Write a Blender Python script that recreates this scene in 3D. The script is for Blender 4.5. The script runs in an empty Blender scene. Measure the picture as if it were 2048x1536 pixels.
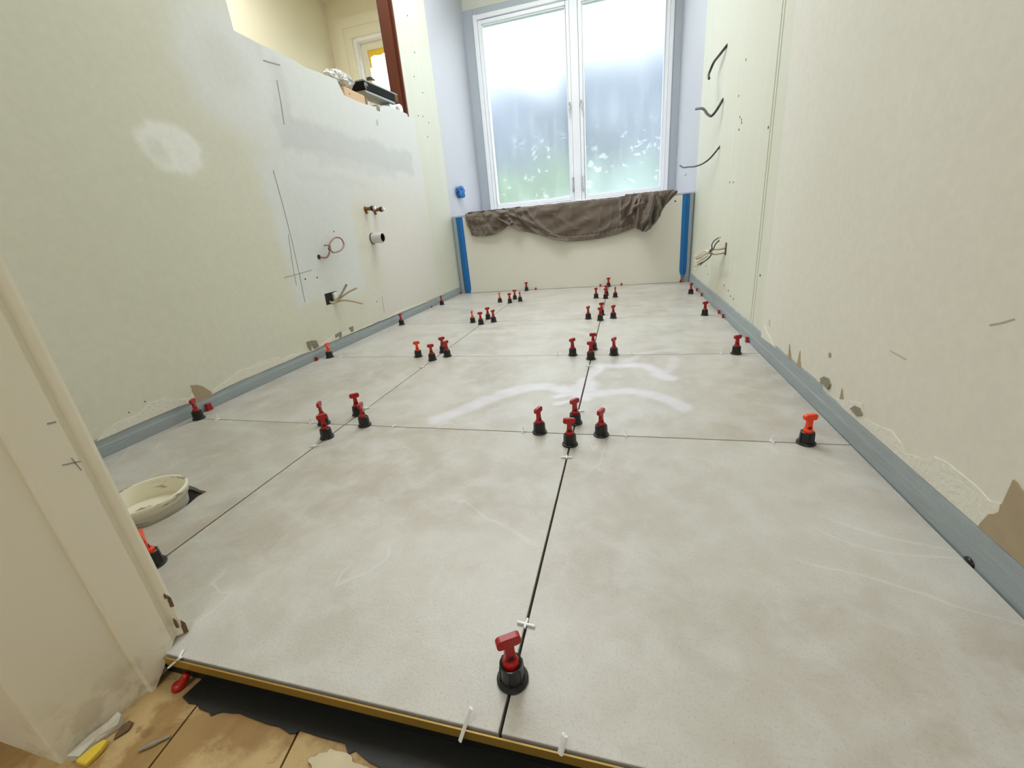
import bpy, bmesh, math, random
from mathutils import Vector, Matrix, noise
random.seed(7)
C = bpy.context.scene.collection
sc = bpy.context.scene

# ------------------------------------------------------------------ camera, world, lights, exposure
cam_d = bpy.data.cameras.new('camera')
cam_d.sensor_width = 36.0
cam_d.lens = 827.9 / 2048 * 36.0
cam_d.clip_start = 0.01
cam = bpy.data.objects.new('camera', cam_d)
C.objects.link(cam)
M = Matrix(((0.96547848, -0.00910777, 0.26032354, 0.0),
            (0.24601144, 0.36035383, -0.8997908, 0.0),
            (-0.0856135, 0.93277123, 0.35015449, 0.4444),
            (0, 0, 0, 1)))
cam.matrix_world = M
sc.camera = cam

SKY = 4.35
w = bpy.data.worlds.new('world')
sc.world = w
w.use_nodes = True
bg = w.node_tree.nodes['Background']
bg.inputs[0].default_value = (0.93, 0.97, 1.0, 1)
bg.inputs[1].default_value = SKY

def area(name, loc, rot, sx, sy, power, col=(1, 1, 1), portal=False):
    d = bpy.data.lights.new(name, 'AREA')
    d.shape = 'RECTANGLE'
    d.size, d.size_y = sx, sy
    d.energy = power
    d.color = col
    o = bpy.data.objects.new(name, d)
    C.objects.link(o)
    o.location = loc
    o.rotation_euler = rot
    if portal:
        d.cycles.is_portal = True
    return o
PI = math.pi
area('window_portal', (-0.40, 3.93, 1.33), (-PI / 2, 0, 0), 1.5, 1.42, 1, portal=True)
area('other_room_portal', (-1.87, 3.97, 1.4), (-PI / 2, 0, 0), 0.75, 1.3, 1, portal=True)
area('hall_fill_light', (-0.15, -0.75, 2.35), (0, 0, 0), 0.9, 0.6, 15, (0.93, 0.97, 1.0))  # added overhead fill for the doorway end, no fixture seen
area('bathroom_fill_light', (-0.62, 2.35, 2.38), (0, 0, 0), 0.9, 1.4, 35, (0.90, 0.96, 1.0))  # added fill to lift the low wall and far floor, no fixture seen
area('other_room_fill_light', (-1.95, 2.4, 2.38), (0, 0, 0), 0.7, 1.0, 19, (1.0, 0.99, 0.97))  # added fill to brighten the cream room, no fixture seen

sc.view_settings.view_transform = 'Standard'
sc.view_settings.look = 'None'
sc.view_settings.gamma = 1.0
sc.view_settings.use_curve_mapping = False
sc.view_settings.exposure = 0.13
cy = sc.cycles
cy.max_bounces = 12
cy.diffuse_bounces = 7
cy.transmission_bounces = 8
cy.transparent_max_bounces = 12
cy.caustics_reflective = False
cy.caustics_refractive = True
cy.sample_clamp_indirect = 6.0
cy.use_denoising = True

# ------------------------------------------------------------------ helpers
def srgb(r, g, b):
    f = lambda c: (c / 255 / 12.92) if c <= 10 else ((c / 255 + 0.055) / 1.055) ** 2.4
    return (f(r), f(g), f(b), 1)

class NT:
    """small wrapper to write node trees tersely"""
    def __init__(s, name):
        s.m = bpy.data.materials.new(name)
        s.m.use_nodes = True
        s.t = s.m.node_tree
        s.b = s.t.nodes['Principled BSDF']
        s.out = s.t.nodes['Material Output']
    def n(s, typ, ins=None, **props):
        nd = s.t.nodes.new(typ)
        for k, v in props.items():
            setattr(nd, k, v)
        for k, v in (ins or {}).items():
            s.set(nd.inputs[k], v)
        return nd
    def set(s, sock, v):
        if hasattr(v, 'is_linked') or isinstance(v, bpy.types.NodeSocket):
            s.t.links.new(v, sock)
        else:
            sock.default_value = v
    def math(s, op, a, b=0.0, clamp=False):
        nd = s.n('ShaderNodeMath', {0: a, 1: b}, operation=op)
        nd.use_clamp = clamp
        return nd.outputs[0]
    def pos(s):
        if not hasattr(s, '_p'):
            s._p = s.n('ShaderNodeNewGeometry').outputs['Position']
        return s._p
    def obj(s):
        return s.n('ShaderNodeTexCoord').outputs['Object']
    def noise(s, vec, scale, detail=4, rough=0.55, dist=0.0):
        nd = s.n('ShaderNodeTexNoise', {'Vector': vec, 'Scale': scale, 'Detail': detail, 'Roughness': rough, 'Distortion': dist})
        return nd.outputs[0]
    def ramp(s, v, a, b, lo=0.0, hi=1.0):
        nd = s.n('ShaderNodeMapRange', {'Value': v, 'From Min': a, 'From Max': b, 'To Min': lo, 'To Max': hi})
        nd.interpolation_type = 'SMOOTHSTEP'
        return nd.outputs[0]
    def mix(s, f, a, b):
        nd = s.n('ShaderNodeMix', data_type='RGBA')
        s.set(nd.inputs[0], f); s.set(nd.inputs[6], a); s.set(nd.inputs[7], b)
        return nd.outputs[2]
    def bump(s, h, strength, dist=0.01):
        nd = s.n('ShaderNodeBump', {'Height': h, 'Strength': strength, 'Distance': dist})
        s.set(s.b.inputs['Normal'], nd.outputs[0])
    def col(s, c): s.set(s.b.inputs['Base Color'], c)
    def rough(s, r): s.set(s.b.inputs['Roughness'], r)

def simple(name, col, rough=0.6, vary=0.06, scale=40, bump=0.0, metal=0.0, spec=0.5):
    m = NT(name)
    n = m.noise(m.obj(), scale, 4)
    k = 1 - vary
    dark = (col[0] * k, col[1] * k, col[2] * k, 1)
    m.col(m.mix(n, dark, col))
    m.rough(rough)
    m.b.inputs['Metallic'].default_value = metal
    m.b.inputs['Specular IOR Level'].default_value = spec
    if bump:
        m.bump(n, bump, 0.002)
    return m.m

def finish(bm, name, mat, parent=None, smooth=False, bevel=0, offset=None):
    me = bpy.data.meshes.new(name)
    bmesh.ops.remove_doubles(bm, verts=bm.verts, dist=1e-6)
    bmesh.ops.recalc_face_normals(bm, faces=bm.faces)
    if offset is not None:
        bmesh.ops.translate(bm, verts=bm.verts, vec=-Vector(offset))
    bm.to_mesh(me)
    bm.free()
    if smooth:
        for p in me.polygons: p.use_smooth = True
    for mt in (mat if isinstance(mat, (list, tuple)) else [mat]):
        me.materials.append(mt)
    o = bpy.data.objects.new(name, me)
    C.objects.link(o)
    if parent is not None:
        o.parent = parent
    if bevel:
        md = o.modifiers.new('bevel', 'BEVEL')
        md.width = bevel; md.segments = 2; md.limit_method = 'ANGLE'
    return o

def box(bm, x0, x1, y0, y1, z0, z1, mi=0):
    vs = [bm.verts.new(p) for p in ((x0, y0, z0), (x1, y0, z0), (x1, y1, z0), (x0, y1, z0), (x0, y0, z1), (x1, y0, z1), (x1, y1, z1), (x0, y1, z1))]
    for f in ((0, 3, 2, 1), (4, 5, 6, 7), (0, 1, 5, 4), (1, 2, 6, 5), (2, 3, 7, 6), (3, 0, 4, 7)):
        bm.faces.new([vs[i] for i in f]).material_index = mi
    return vs

def boxes(*args):
    bm = bmesh.new()
    for a in args: box(bm, *a)
    return bm

def prism(bm, pts, axis, a, b, mi=0):
    """polygon pts (2-D) extruded along axis from a to b; 2-D coords are the other axes in order"""
    def P(p, t):
        return {'x': (t, p[0], p[1]), 'y': (p[0], t, p[1]), 'z': (p[0], p[1], t)}[axis]
    lo = [bm.verts.new(P(p, a)) for p in pts]
    hi = [bm.verts.new(P(p, b)) for p in pts]
    n = len(pts)
    fs = [bm.faces.new(lo), bm.faces.new(hi)]
    for i in range(n):
        fs.append(bm.faces.new((lo[i], lo[(i + 1) % n], hi[(i + 1) % n], hi[i])))
    for f in fs: f.material_index = mi
    for f in fs: f.normal_update()
    bmesh.ops.triangulate(bm, faces=fs[:2])

def smooth_path(pts, k=4):
    pts = [Vector(p) for p in pts]
    if len(pts) < 3: return pts
    out = []
    for i in range(len(pts) - 1):
        p0 = pts[max(i - 1, 0)]; p1 = pts[i]; p2 = pts[i + 1]; p3 = pts[min(i + 2, len(pts) - 1)]
        for j in range(k):
            t = j / k
            out.append(0.5 * ((2 * p1) + (p2 - p0) * t + (2 * p0 - 5 * p1 + 4 * p2 - p3) * t * t + (3 * p1 - p0 - 3 * p2 + p3) * t ** 3))
    out.append(pts[-1])
    return out

def tube(bm, pts, r, sides=8, k=4, flat=1.0, up=(0, 0, 1), mi=0):
    ps = smooth_path(pts, k)
    rings = []
    n = len(ps)
    for i, p in enumerate(ps):
        d = (ps[min(i + 1, n - 1)] - ps[max(i - 1, 0)]).normalized()
        u = Vector(up)
        if abs(d.dot(u)) > 0.95: u = Vector((1, 0, 0))
        a = d.cross(u).normalized(); b = a.cross(d).normalized()
        rr = r[min(int(i / max(n - 1, 1) * len(r)), len(r) - 1)] if isinstance(r, (list, tuple)) else r
        rings.append([bm.verts.new(p + a * math.cos(2 * PI * j / sides) * rr * flat + b * math.sin(2 * PI * j / sides) * rr) for j in range(sides)])
    for i in range(n - 1):
        for j in range(sides):
            bm.faces.new((rings[i][j], rings[i][(j + 1) % sides], rings[i + 1][(j + 1) % sides], rings[i + 1][j])).material_index = mi
    bm.faces.new(rings[0]).material_index = mi
    bm.faces.new(rings[-1]).material_index = mi

def lathe(bm, prof, n=24, axis='z', origin=(0, 0, 0), cap=True, mi=0):
    """prof: list of (radius, height) along the axis"""
    rings = []
    for r, h in prof:
        ring = []
        for j in range(n):
            a = 2 * PI * j / n
            c, s = r * math.cos(a), r * math.sin(a)
            v = {'z': (c, s, h), 'x': (h, c, s), 'y': (c, h, s)}[axis]
            ring.append(bm.verts.new(Vector(v) + Vector(origin)))
        rings.append(ring)
    for i in range(len(rings) - 1):
        for j in range(n):
            bm.faces.new((rings[i][j], rings[i][(j + 1) % n], rings[i + 1][(j + 1) % n], rings[i + 1][j])).material_index = mi
    if cap:
        bm.faces.new(rings[0]).material_index = mi
        bm.faces.new(rings[-1]).material_index = mi

def thing(name, label, cat, loc=(0, 0, 0), rz=0.0, group=None):
    o = bpy.data.objects.new(name, None)
    o.empty_display_size = 0.02
    C.objects.link(o)
    o.location = loc
    o.rotation_euler = (0, 0, rz)
    return tag(o, label, cat, group)

def tag(o, label, cat, group=None):
    o['label'] = label; o['category'] = cat
    if group: o['group'] = group
    return o

def struct(o):
    o['kind'] = 'structure'
    return o

def stuff(o):
    o['kind'] = 'stuff'
    return o

# ------------------------------------------------------------------ key dimensions (metres)
XL, XR = -1.2434, 0.4231            # the tiled floor's side edges
TX = [-1.2434, -0.7091, -0.1102, 0.4231]
TY = [0.2305, 0.8352, 1.4341, 2.0307, 2.6196, 3.103]
YB = 3.111                          # face of the low wall under the window
YW = 3.95                           # window wall
ZL = 0.568                          # ledge height
CEIL = 2.40
CL = XL - 0.004                     # face of left plaster
CR = XR + 0.005                     # face of right plaster

# ------------------------------------------------------------------ materials
def m_plaster_left():
    m = NT('left wall plaster')
    p = m.pos()
    nz = m.n('ShaderNodeTexNoise', {'Vector': p, 'Scale': 7.0, 'Detail': 5, 'Roughness': 0.6})
    wob = m.n('ShaderNodeVectorMath', {0: nz.outputs[1], 1: (0.5, 0.5, 0.5)}, operation='SUBTRACT').outputs[0]
    wob = m.n('ShaderNodeVectorMath', {0: wob, 'Scale': 0.10}, operation='SCALE').outputs[0]
    pp = m.n('ShaderNodeVectorMath', {0: p, 1: wob}, operation='ADD').outputs[0]
    sep = m.n('ShaderNodeSeparateXYZ', {0: pp})
    y, z = sep.outputs[1], sep.outputs[2]
    def bx(y0, y1, z0, z1, soft):
        dy = m.math('SUBTRACT', m.math('ABSOLUTE', m.math('SUBTRACT', y, (y0 + y1) / 2)), (y1 - y0) / 2)
        dz = m.math('SUBTRACT', m.math('ABSOLUTE', m.math('SUBTRACT', z, (z0 + z1) / 2)), (z1 - z0) / 2)
        return m.ramp(m.math('MAXIMUM', dy, dz), soft, -soft)
    def el(yc, zc, ry, rz, soft):
        a = m.math('DIVIDE', m.math('SUBTRACT', y, yc), ry)
        b = m.math('DIVIDE', m.math('SUBTRACT', z, zc), rz)
        d = m.math('SQRT', m.math('ADD', m.math('MULTIPLY', a, a), m.math('MULTIPLY', b, b)))
        return m.ramp(d, 1 + soft, 1 - soft)
    big = m.noise(p, 1.6, 3)
    c = m.mix(big, srgb(208, 207, 188), srgb(218, 216, 202))
    def lay(mask, col, f=1.0):
        nonlocal c
        c = m.mix(m.math('MULTIPLY', mask, f), c, col)
    lay(bx(1.40, 2.75, 0.66, 1.3, 0.10), srgb(214, 216, 216), 0.9)
    lay(bx(1.95, 2.75, 0.0, 0.75, 0.25), srgb(222, 217, 213), 0.8)
    lay(bx(1.37, 1.86, 0.22, 0.74, 0.03), srgb(214, 217, 217), 0.85)
    lay(bx(1.46, 1.78, 0.33, 0.66, 0.05), srgb(207, 210, 210), 0.5)
    lay(bx(1.50, 2.60, 0.80, 0.915, 0.02), srgb(196, 198, 199), 0.75)
    lay(bx(1.70, 2.35, 0.765, 0.80, 0.015), srgb(200, 203, 204), 0.5)
    lay(bx(1.55, 2.05, 0.70, 0.73, 0.02), srgb(204, 206, 206), 0.5)
    lay(bx(1.52, 1.60, 0.90, 1.08, 0.02), srgb(197, 199, 200), 0.7)
    lay(bx(1.43, 1.52, 1.06, 1.14, 0.015), srgb(203, 205, 205), 0.7)
    lay(el(1.36, 1.00, 0.19, 0.17, 0.35), srgb(219, 220, 220), 0.85)
    lay(el(1.36, 1.03, 0.09, 0.07, 0.5), srgb(206, 206, 199), 0.55)
    lay(el(1.065, 0.735, 0.085, 0.066, 0.25), srgb(234, 234, 230), 0.95)
    lay(el(1.03, 0.72, 0.03, 0.03, 0.5), srgb(215, 214, 202), 0.6)
    fine = m.noise(p, 55, 6, 0.65)
    st = m.n('ShaderNodeMapping', {'Vector': p, 'Scale': (1, 4, 26)}).outputs[0]
    streak = m.noise(st, 2.2, 5, 0.6)
    c = m.mix(m.ramp(streak, 0.62, 0.85, 0, 0.30), c, srgb(232, 231, 226))
    c = m.mix(m.ramp(fine, 0.30, 0.75, 0.10, 0.0), c, srgb(150, 146, 130))
    m.col(c)
    m.rough(m.ramp(fine, 0.2, 0.8, 0.55, 0.75))
    h = m.math('ADD', m.math('MULTIPLY', fine, 0.3), m.math('MULTIPLY', m.noise(p, 9, 4), 1.0))
    m.bump(h, 0.12, 0.004)
    return m.m

def m_plaster_right():
    m = NT('right wall plaster')
    p = m.pos()
    big = m.noise(p, 1.8, 4)
    fine = m.noise(p, 60, 6, 0.65)
    c = m.mix(big, srgb(214, 210, 197), srgb(225, 221, 211))
    sep = m.n('ShaderNodeSeparateXYZ', {0: p})
    c = m.mix(m.ramp(sep.outputs[1], 1.15, 1.5, 0, 0.6), c, srgb(224, 221, 213))
    v = m.n('ShaderNodeMapping', {'Vector': p, 'Scale': (1, 30, 2)}).outputs[0]
    c = m.mix(m.ramp(m.noise(v, 2.0, 4), 0.60, 0.80, 0, 0.22), c, srgb(236, 233, 226))
    c = m.mix(m.ramp(fine, 0.30, 0.75, 0.10, 0.0), c, srgb(150, 145, 128))
    m.col(c)
    m.rough(0.6)
    m.bump(m.math('ADD', m.math('MULTIPLY', fine, 0.3), m.math('MULTIPLY', m.noise(p, 8, 4), 0.9)), 0.15, 0.004)
    return m.m

def m_green():
    m = NT('green plasterboard')
    p = m.pos()
    v = m.n('ShaderNodeMapping', {'Vector': p, 'Scale': (1, 16, 0.8)}).outputs[0]
    c = m.mix(m.noise(p, 2.5, 4), srgb(205, 205, 189), srgb(214, 214, 201))
    c = m.mix(m.ramp(m.noise(v, 3, 5), 0.5, 0.75, 0, 0.45), c, srgb(220, 222, 212))
    m.col(c); m.rough(0.65)
    m.bump(m.noise(p, 120, 4), 0.06, 0.002)
    return m.m

def m_tile():
    m = NT('grey stone tile')
    p = m.pos()
    sp = m.n('ShaderNodeSeparateXYZ', {0: p})
    ix = m.math('FLOOR', m.math('DIVIDE', m.math('ADD', sp.outputs[0], 0.7091), 0.5989))
    iy = m.math('MAXIMUM', m.math('FLOOR', m.math('DIVIDE', m.math('SUBTRACT', sp.outputs[1], 0.8352), 0.597)), -1.0)
    off = m.n('ShaderNodeCombineXYZ', {0: m.math('ADD', m.math('MULTIPLY', ix, 13.7), m.math('MULTIPLY', iy, 5.3)), 1: m.math('ADD', m.math('MULTIPLY', ix, 3.1), m.math('MULTIPLY', iy, 17.9)), 2: m.math('MULTIPLY', ix, 7.7)}).outputs[0]
    q = m.n('ShaderNodeVectorMath', {0: p, 1: off}, operation='ADD').outputs[0]
    big = m.noise(q, 3.2, 5, 0.6, 0.6)
    mid = m.noise(q, 16, 6, 0.65, 0.3)
    fine = m.noise(q, 330, 5, 0.7)
    c = m.mix(m.ramp(big, 0.30, 0.70), srgb(172, 163, 151), srgb(191, 187, 179))
    c = m.mix(m.ramp(mid, 0.35, 0.72, 0, 0.6), c, srgb(202, 201, 197))
    # darker grey-brown speckle and fine pits
    c = m.mix(m.ramp(fine, 0.28, 0.50, 0.34, 0.0), c, srgb(128, 121, 110))
    pits = m.noise(q, 800, 3, 0.7)
    c = m.mix(m.ramp(pits, 0.24, 0.33, 0.28, 0.0), c, srgb(112, 106, 96))
    # pale wandering veins: thin bands of a low-frequency distorted noise
    vn = m.noise(q, 2.0, 4, 0.55, 0.8)
    d = m.math('ABSOLUTE', m.math('SUBTRACT', vn, 0.5))
    vein = m.math('MULTIPLY', m.ramp(d, 0.007, 0.0), m.ramp(m.noise(q, 4.0, 2), 0.50, 0.62))
    c = m.mix(m.math('MULTIPLY', vein, 0.34), c, srgb(218, 215, 208))
    at = m.n('ShaderNodeAttribute', attribute_name='amount', attribute_type='GEOMETRY').outputs['Fac']
    film = m.math('MULTIPLY', at, m.ramp(m.noise(p, 26, 5, 0.6), 0.15, 0.6, 0.55, 1.0))
    c = m.mix(m.math('MULTIPLY', film, 0.62), c, srgb(222, 219, 233))  # lavender tint paints the window's reflection on the wet film
    m.col(c)
    m.rough(m.mix(m.math('MULTIPLY', film, 0.7), m.ramp(mid, 0.3, 0.8, 0.30, 0.45), (0.30, 0.30, 0.30, 1)))
    m.b.inputs['Specular IOR Level'].default_value = 0.5
    h = m.math('ADD', m.math('MULTIPLY', fine, 0.35), m.math('MULTIPLY', mid, 1.3))
    h = m.math('ADD', h, m.math('MULTIPLY', m.noise(q, 60, 4, 0.6), 0.25))
    h = m.math('ADD', h, m.math('MULTIPLY', m.ramp(pits, 0.24, 0.36), 0.10))
    m.bump(h, 0.22, 0.003)
    return m.m

def m_membrane():
    m = NT('grey waterproofing membrane')
    p = m.pos()
    v = m.n('ShaderNodeMapping', {'Vector': p, 'Scale': (4, 1.2, 12)}).outputs[0]
    n1 = m.noise(v, 14, 5, 0.6)
    m.col(m.mix(n1, srgb(136, 146, 150), srgb(163, 171, 175)))
    m.rough(0.5)
    m.bump(m.math('ADD', m.math('MULTIPLY', n1, 0.6), m.math('MULTIPLY', m.noise(p, 300, 3), 0.25)), 0.35, 0.003)
    return m.m

def m_frosted():
    m = NT('frosted window film')
    p = m.pos()
    n1 = m.noise(p, 6, 5, 0.6)
    # streaky dabs where the film was scraped thin, low on the panes
    sep = m.n('ShaderNodeSeparateXYZ', {0: p})
    wv = m.n('ShaderNodeTexNoise', {'Vector': p, 'Scale': 12.0, 'Detail': 3}).outputs[1]
    wv = m.n('ShaderNodeVectorMath', {0: wv, 'Scale': 0.16}, operation='SCALE').outputs[0]
    sc_ = m.n('ShaderNodeVectorMath', {0: p, 1: wv}, operation='ADD').outputs[0]
    sc_ = m.n('ShaderNodeMapping', {'Vector': sc_, 'Rotation': (0, 0.7, 0), 'Scale': (1.0, 0.01, 2.4)}).outputs[0]
    dab = m.n('ShaderNodeTexVoronoi', {'Vector': sc_, 'Scale': 11.0, 'Randomness': 1.0})
    dabm = m.ramp(dab.outputs['Distance'], 0.36, 0.27)
    low = m.ramp(sep.outputs[2], 1.30, 0.80)
    dabm = m.math('MULTIPLY', dabm, m.math('MULTIPLY', low, m.ramp(m.noise(p, 5.0, 3), 0.46, 0.58)))
    sweep = m.ramp(m.noise(m.n('ShaderNodeMapping', {'Vector': p, 'Rotation': (0, 0.5, 0), 'Scale': (7, 1, 1.4)}).outputs[0], 2.2, 5), 0.45, 0.75)
    tr = m.n('ShaderNodeBsdfTranslucent', {'Color': (0.86, 0.91, 0.93, 1)})
    gl = m.n('ShaderNodeBsdfRefraction', {'Color': (0.93, 0.96, 0.97, 1), 'Roughness': 0.36, 'IOR': 1.25})
    tp = m.n('ShaderNodeBsdfTransparent', {'Color': (0.95, 0.97, 0.97, 1)})
    a = m.n('ShaderNodeMixShader', {0: PANE_CLEAR, 1: gl.outputs[0], 2: tp.outputs[0]})
    f = m.math('ADD', m.math('MULTIPLY', sweep, 0.05), PANE_VEIL)
    f = m.math('ADD', f, m.math('MULTIPLY', dabm, 0.22))
    b = m.n('ShaderNodeMixShader', {0: f, 1: a.outputs[0], 2: tr.outputs[0]})
    m.t.links.new(b.outputs[0], m.out.inputs[0])
    return m.m
PANE_CLEAR = 0.16
PANE_VEIL = 0.135

MAT = {}
MAT['plaster_left'] = m_plaster_left()
MAT['plaster_right'] = m_plaster_right()
MAT['green'] = m_green()
MAT['tile'] = m_tile()
MAT['membrane'] = m_membrane()
MAT['frosted'] = m_frosted()
MAT['niche'] = simple('niche white board', srgb(190, 190, 198), 0.5, 0.05, 6, 0.05)
MAT['cream_board'] = simple('cream board', srgb(222, 219, 208), 0.6, 0.04, 5, 0.03)
MAT['window_white'] = simple('white gloss window paint', srgb(240, 241, 245), 0.35, 0.02, 8)
MAT['casing_grey'] = simple('backlit grey casing', srgb(176, 183, 190), 0.5, 0.05, 8)  # backlit shade of the window casing put into its colour
MAT['ceiling'] = simple('ceiling white', srgb(235, 232, 222), 0.8, 0.02, 4)
MAT['cream_wall'] = simple('cream wall paint', srgb(230, 226, 204), 0.65, 0.03, 3, 0.02)
MAT['architrave'] = simple('cream architrave paint', srgb(232, 228, 208), 0.4, 0.03, 8)
MAT['mortar'] = simple('dark tile bed', srgb(24, 24, 24), 0.85, 0.3, 60)
MAT['black_plastic'] = simple('black plastic', srgb(14, 15, 16), 0.32, 0.1, 60)
MAT['red_plastic'] = simple('red plastic', srgb(164, 16, 15), 0.35, 0.08, 60)
MAT['orange_plastic'] = simple('orange red plastic', srgb(244, 66, 26), 0.35, 0.06, 60)
MAT['white_plastic'] = simple('white plastic', srgb(236, 238, 240), 0.4, 0.04, 60)
MAT['blue_tape'] = simple('blue masking tape', srgb(16, 108, 178), 0.55, 0.22, 30, 0.15)
MAT['white_spackle'] = simple('white rough filler', srgb(226, 223, 211), 0.8, 0.14, 110, 1.0)
MAT['brown_paper'] = simple('torn brown paper', srgb(172, 154, 126), 0.85, 0.18, 50, 0.2)
MAT['grey_chip'] = simple('grey chipped core', srgb(150, 143, 124), 0.9, 0.35, 120, 0.8)
MAT['pencil'] = simple('pencil graphite', srgb(160, 160, 157), 0.7, 0.2, 60)
MAT['dark_hole'] = simple('dark screw hole', srgb(42, 38, 34), 0.9, 0.2, 60)
MAT['brass'] = simple('brass', srgb(150, 104, 52), 0.3, 0.25, 60, 0, 0.85)
MAT['chrome'] = simple('chrome', srgb(205, 205, 208), 0.2, 0.05, 60, 0, 0.9)
MAT['pipe_grey'] = simple('pale grey pipe', srgb(206, 202, 199), 0.4, 0.05, 60)
MAT['cable_beige'] = simple('beige flat cable', srgb(182, 168, 140), 0.5, 0.08, 60)
MAT['cable_pink'] = simple('pinkish brown cable', srgb(158, 120, 108), 0.5, 0.1, 60)
MAT['cable_dark'] = simple('dark grey cable', srgb(66, 60, 56), 0.5, 0.1, 60)
MAT['cable_white'] = simple('white wire', srgb(212, 200, 176), 0.45, 0.05, 60)
MAT['gold'] = simple('brass coloured edge trim', srgb(176, 142, 66), 0.38, 0.15, 40, 0, 0.35)
MAT['bitumen'] = simple('black bitumen', srgb(22, 22, 19), 0.55, 0.4, 60, 0.5)
MAT['raw_timber'] = simple('raw pine', srgb(212, 178, 140), 0.7, 0.12, 30)
MAT['cardboard'] = simple('brown carton', srgb(104, 78, 50), 0.8, 0.1, 30)
MAT['grey_plastic'] = simple('grey lid plastic', srgb(150, 154, 152), 0.4, 0.08, 30)
MAT['yellow'] = simple('yellow foam scrap', srgb(222, 190, 62), 0.7, 0.15, 60, 0.4)
MAT['scrap_white'] = simple('dirty white scrap', srgb(206, 200, 184), 0.6, 0.2, 50, 0.3)
MAT['yellow_tape'] = simple('yellow masking tape', srgb(244, 206, 60), 0.6, 0.1, 40)
MAT['trunk'] = simple('tree bark', srgb(84, 72, 60), 0.9, 0.3, 30, 0.5)
MAT['cream_blob'] = simple('dried cream filler', srgb(214, 200, 166), 0.8, 0.35, 45, 0.8)
MAT['cable_slot'] = simple('shadowy slot', srgb(84, 74, 58), 0.9, 0.2, 60)
MAT['scuff'] = simple('wall scuff', srgb(186, 178, 158), 0.7, 0.1, 60)
MAT['case_black'] = simple('matt black case', srgb(12, 12, 13), 0.75, 0.1, 30, 0, 0, 0.2)
MAT['grass'] = simple('lawn', srgb(96, 122, 74), 0.9, 0.3, 8)
MAT['leaf_a'] = simple('tree foliage green', srgb(94, 126, 82), 0.8, 0.35, 6)
MAT['leaf_far'] = simple('distant foliage blue grey', srgb(98, 106, 132), 0.9, 0.25, 3)  # haze over the distant trees mixed into the leaf colour
MAT['leaf_b'] = simple('tree foliage grey green', srgb(104, 124, 118), 0.8, 0.3, 6)

def m_wood():
    m = NT('red brown stained wood')
    v = m.n('ShaderNodeMapping', {'Vector': m.pos(), 'Scale': (30, 30, 2)}).outputs[0]
    g = m.noise(v, 3, 5, 0.6, 0.4)
    m.col(m.mix(g, srgb(66, 26, 12), srgb(112, 52, 28)))
    m.rough(0.4)
    m.bump(g, 0.1, 0.002)
    return m.m
MAT['wood'] = m_wood()

def m_jamb():
    m = NT('cream gloss door paint')
    p = m.pos()
    c = m.mix(m.noise(p, 5, 4), srgb(230, 225, 207), srgb(237, 233, 219))
    sep = m.n('ShaderNodeSeparateXYZ', {0: p})
    grime = m.math('MULTIPLY', m.ramp(sep.outputs[2], 0.075, -0.03), m.ramp(m.noise(p, 30, 6, 0.65), 0.46, 0.62))
    c = m.mix(m.math('MULTIPLY', grime, 0.4), c, srgb(150, 128, 98))
    m.col(c); m.rough(0.42)
    m.bump(m.noise(p, 25, 4), 0.08, 0.003)
    return m.m
MAT['jamb'] = m_jamb()

def m_subfloor():
    m = NT('worn painted floorboards')
    p = m.pos()
    v = m.n('ShaderNodeMapping', {'Vector': p, 'Scale': (14, 2.2, 1)}).outputs[0]
    g = m.noise(v, 3, 6, 0.65, 0.4)
    b = m.noise(p, 9, 6, 0.65, 0.5)
    c = m.mix(g, srgb(120, 87, 42), srgb(168, 136, 84))
    c = m.mix(m.ramp(b, 0.48, 0.62, 0, 0.8), c, srgb(188, 161, 112))
    c = m.mix(m.ramp(m.noise(p, 38, 6, 0.7), 0.58, 0.70, 0, 0.7), c, srgb(120, 88, 52))
    m.col(c); m.rough(0.6)
    m.bump(m.math('ADD', g, m.noise(p, 90, 4)), 0.3, 0.002)
    return m.m
MAT['subfloor'] = m_subfloor()

def m_cloth():
    m = NT('taupe brown cloth')
    p = m.pos()
    n1 = m.noise(p, 14, 5, 0.6)
    c = m.mix(n1, srgb(92, 80, 72), srgb(112, 100, 91))
    wv = m.noise(p, 700, 2)
    c = m.mix(m.ramp(wv, 0.4, 0.7, 0, 0.25), c, srgb(142, 130, 118))
    m.col(c); m.rough(0.9)
    m.b.inputs['Sheen Weight'].default_value = 0.3
    m.b.inputs['Specular IOR Level'].default_value = 0.15
    m.bump(m.math('ADD', m.math('MULTIPLY', wv, 0.2), n1), 0.3, 0.003)
    return m.m
MAT['cloth'] = m_cloth()

def m_pail():
    m = NT('scuffed cream plastic')
    p = m.pos()
    v = m.n('ShaderNodeMapping', {'Vector': p, 'Scale': (1, 1, 6)}).outputs[0]
    n1 = m.noise(v, 16, 5, 0.6)
    c = m.mix(m.noise(p, 6, 3), srgb(226, 219, 196), srgb(236, 232, 216))
    c = m.mix(m.ramp(n1, 0.57, 0.66, 0, 0.85), c, srgb(124, 94, 66))
    m.col(c); m.rough(0.4)
    return m.m
MAT['pail'] = m_pail()

def m_bag():
    m = NT('cloudy plastic bag')
    n1 = m.noise(m.pos(), 45, 5, 0.65, 0.6)
    m.col(m.mix(m.ramp(n1, 0.3, 0.7), srgb(150, 148, 140), srgb(236, 234, 228)))
    m.rough(0.25)
    m.set(m.b.inputs['Alpha'], 0.92)
    m.bump(n1, 0.6, 0.006)
    return m.m
MAT['bag'] = m_bag()

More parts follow.
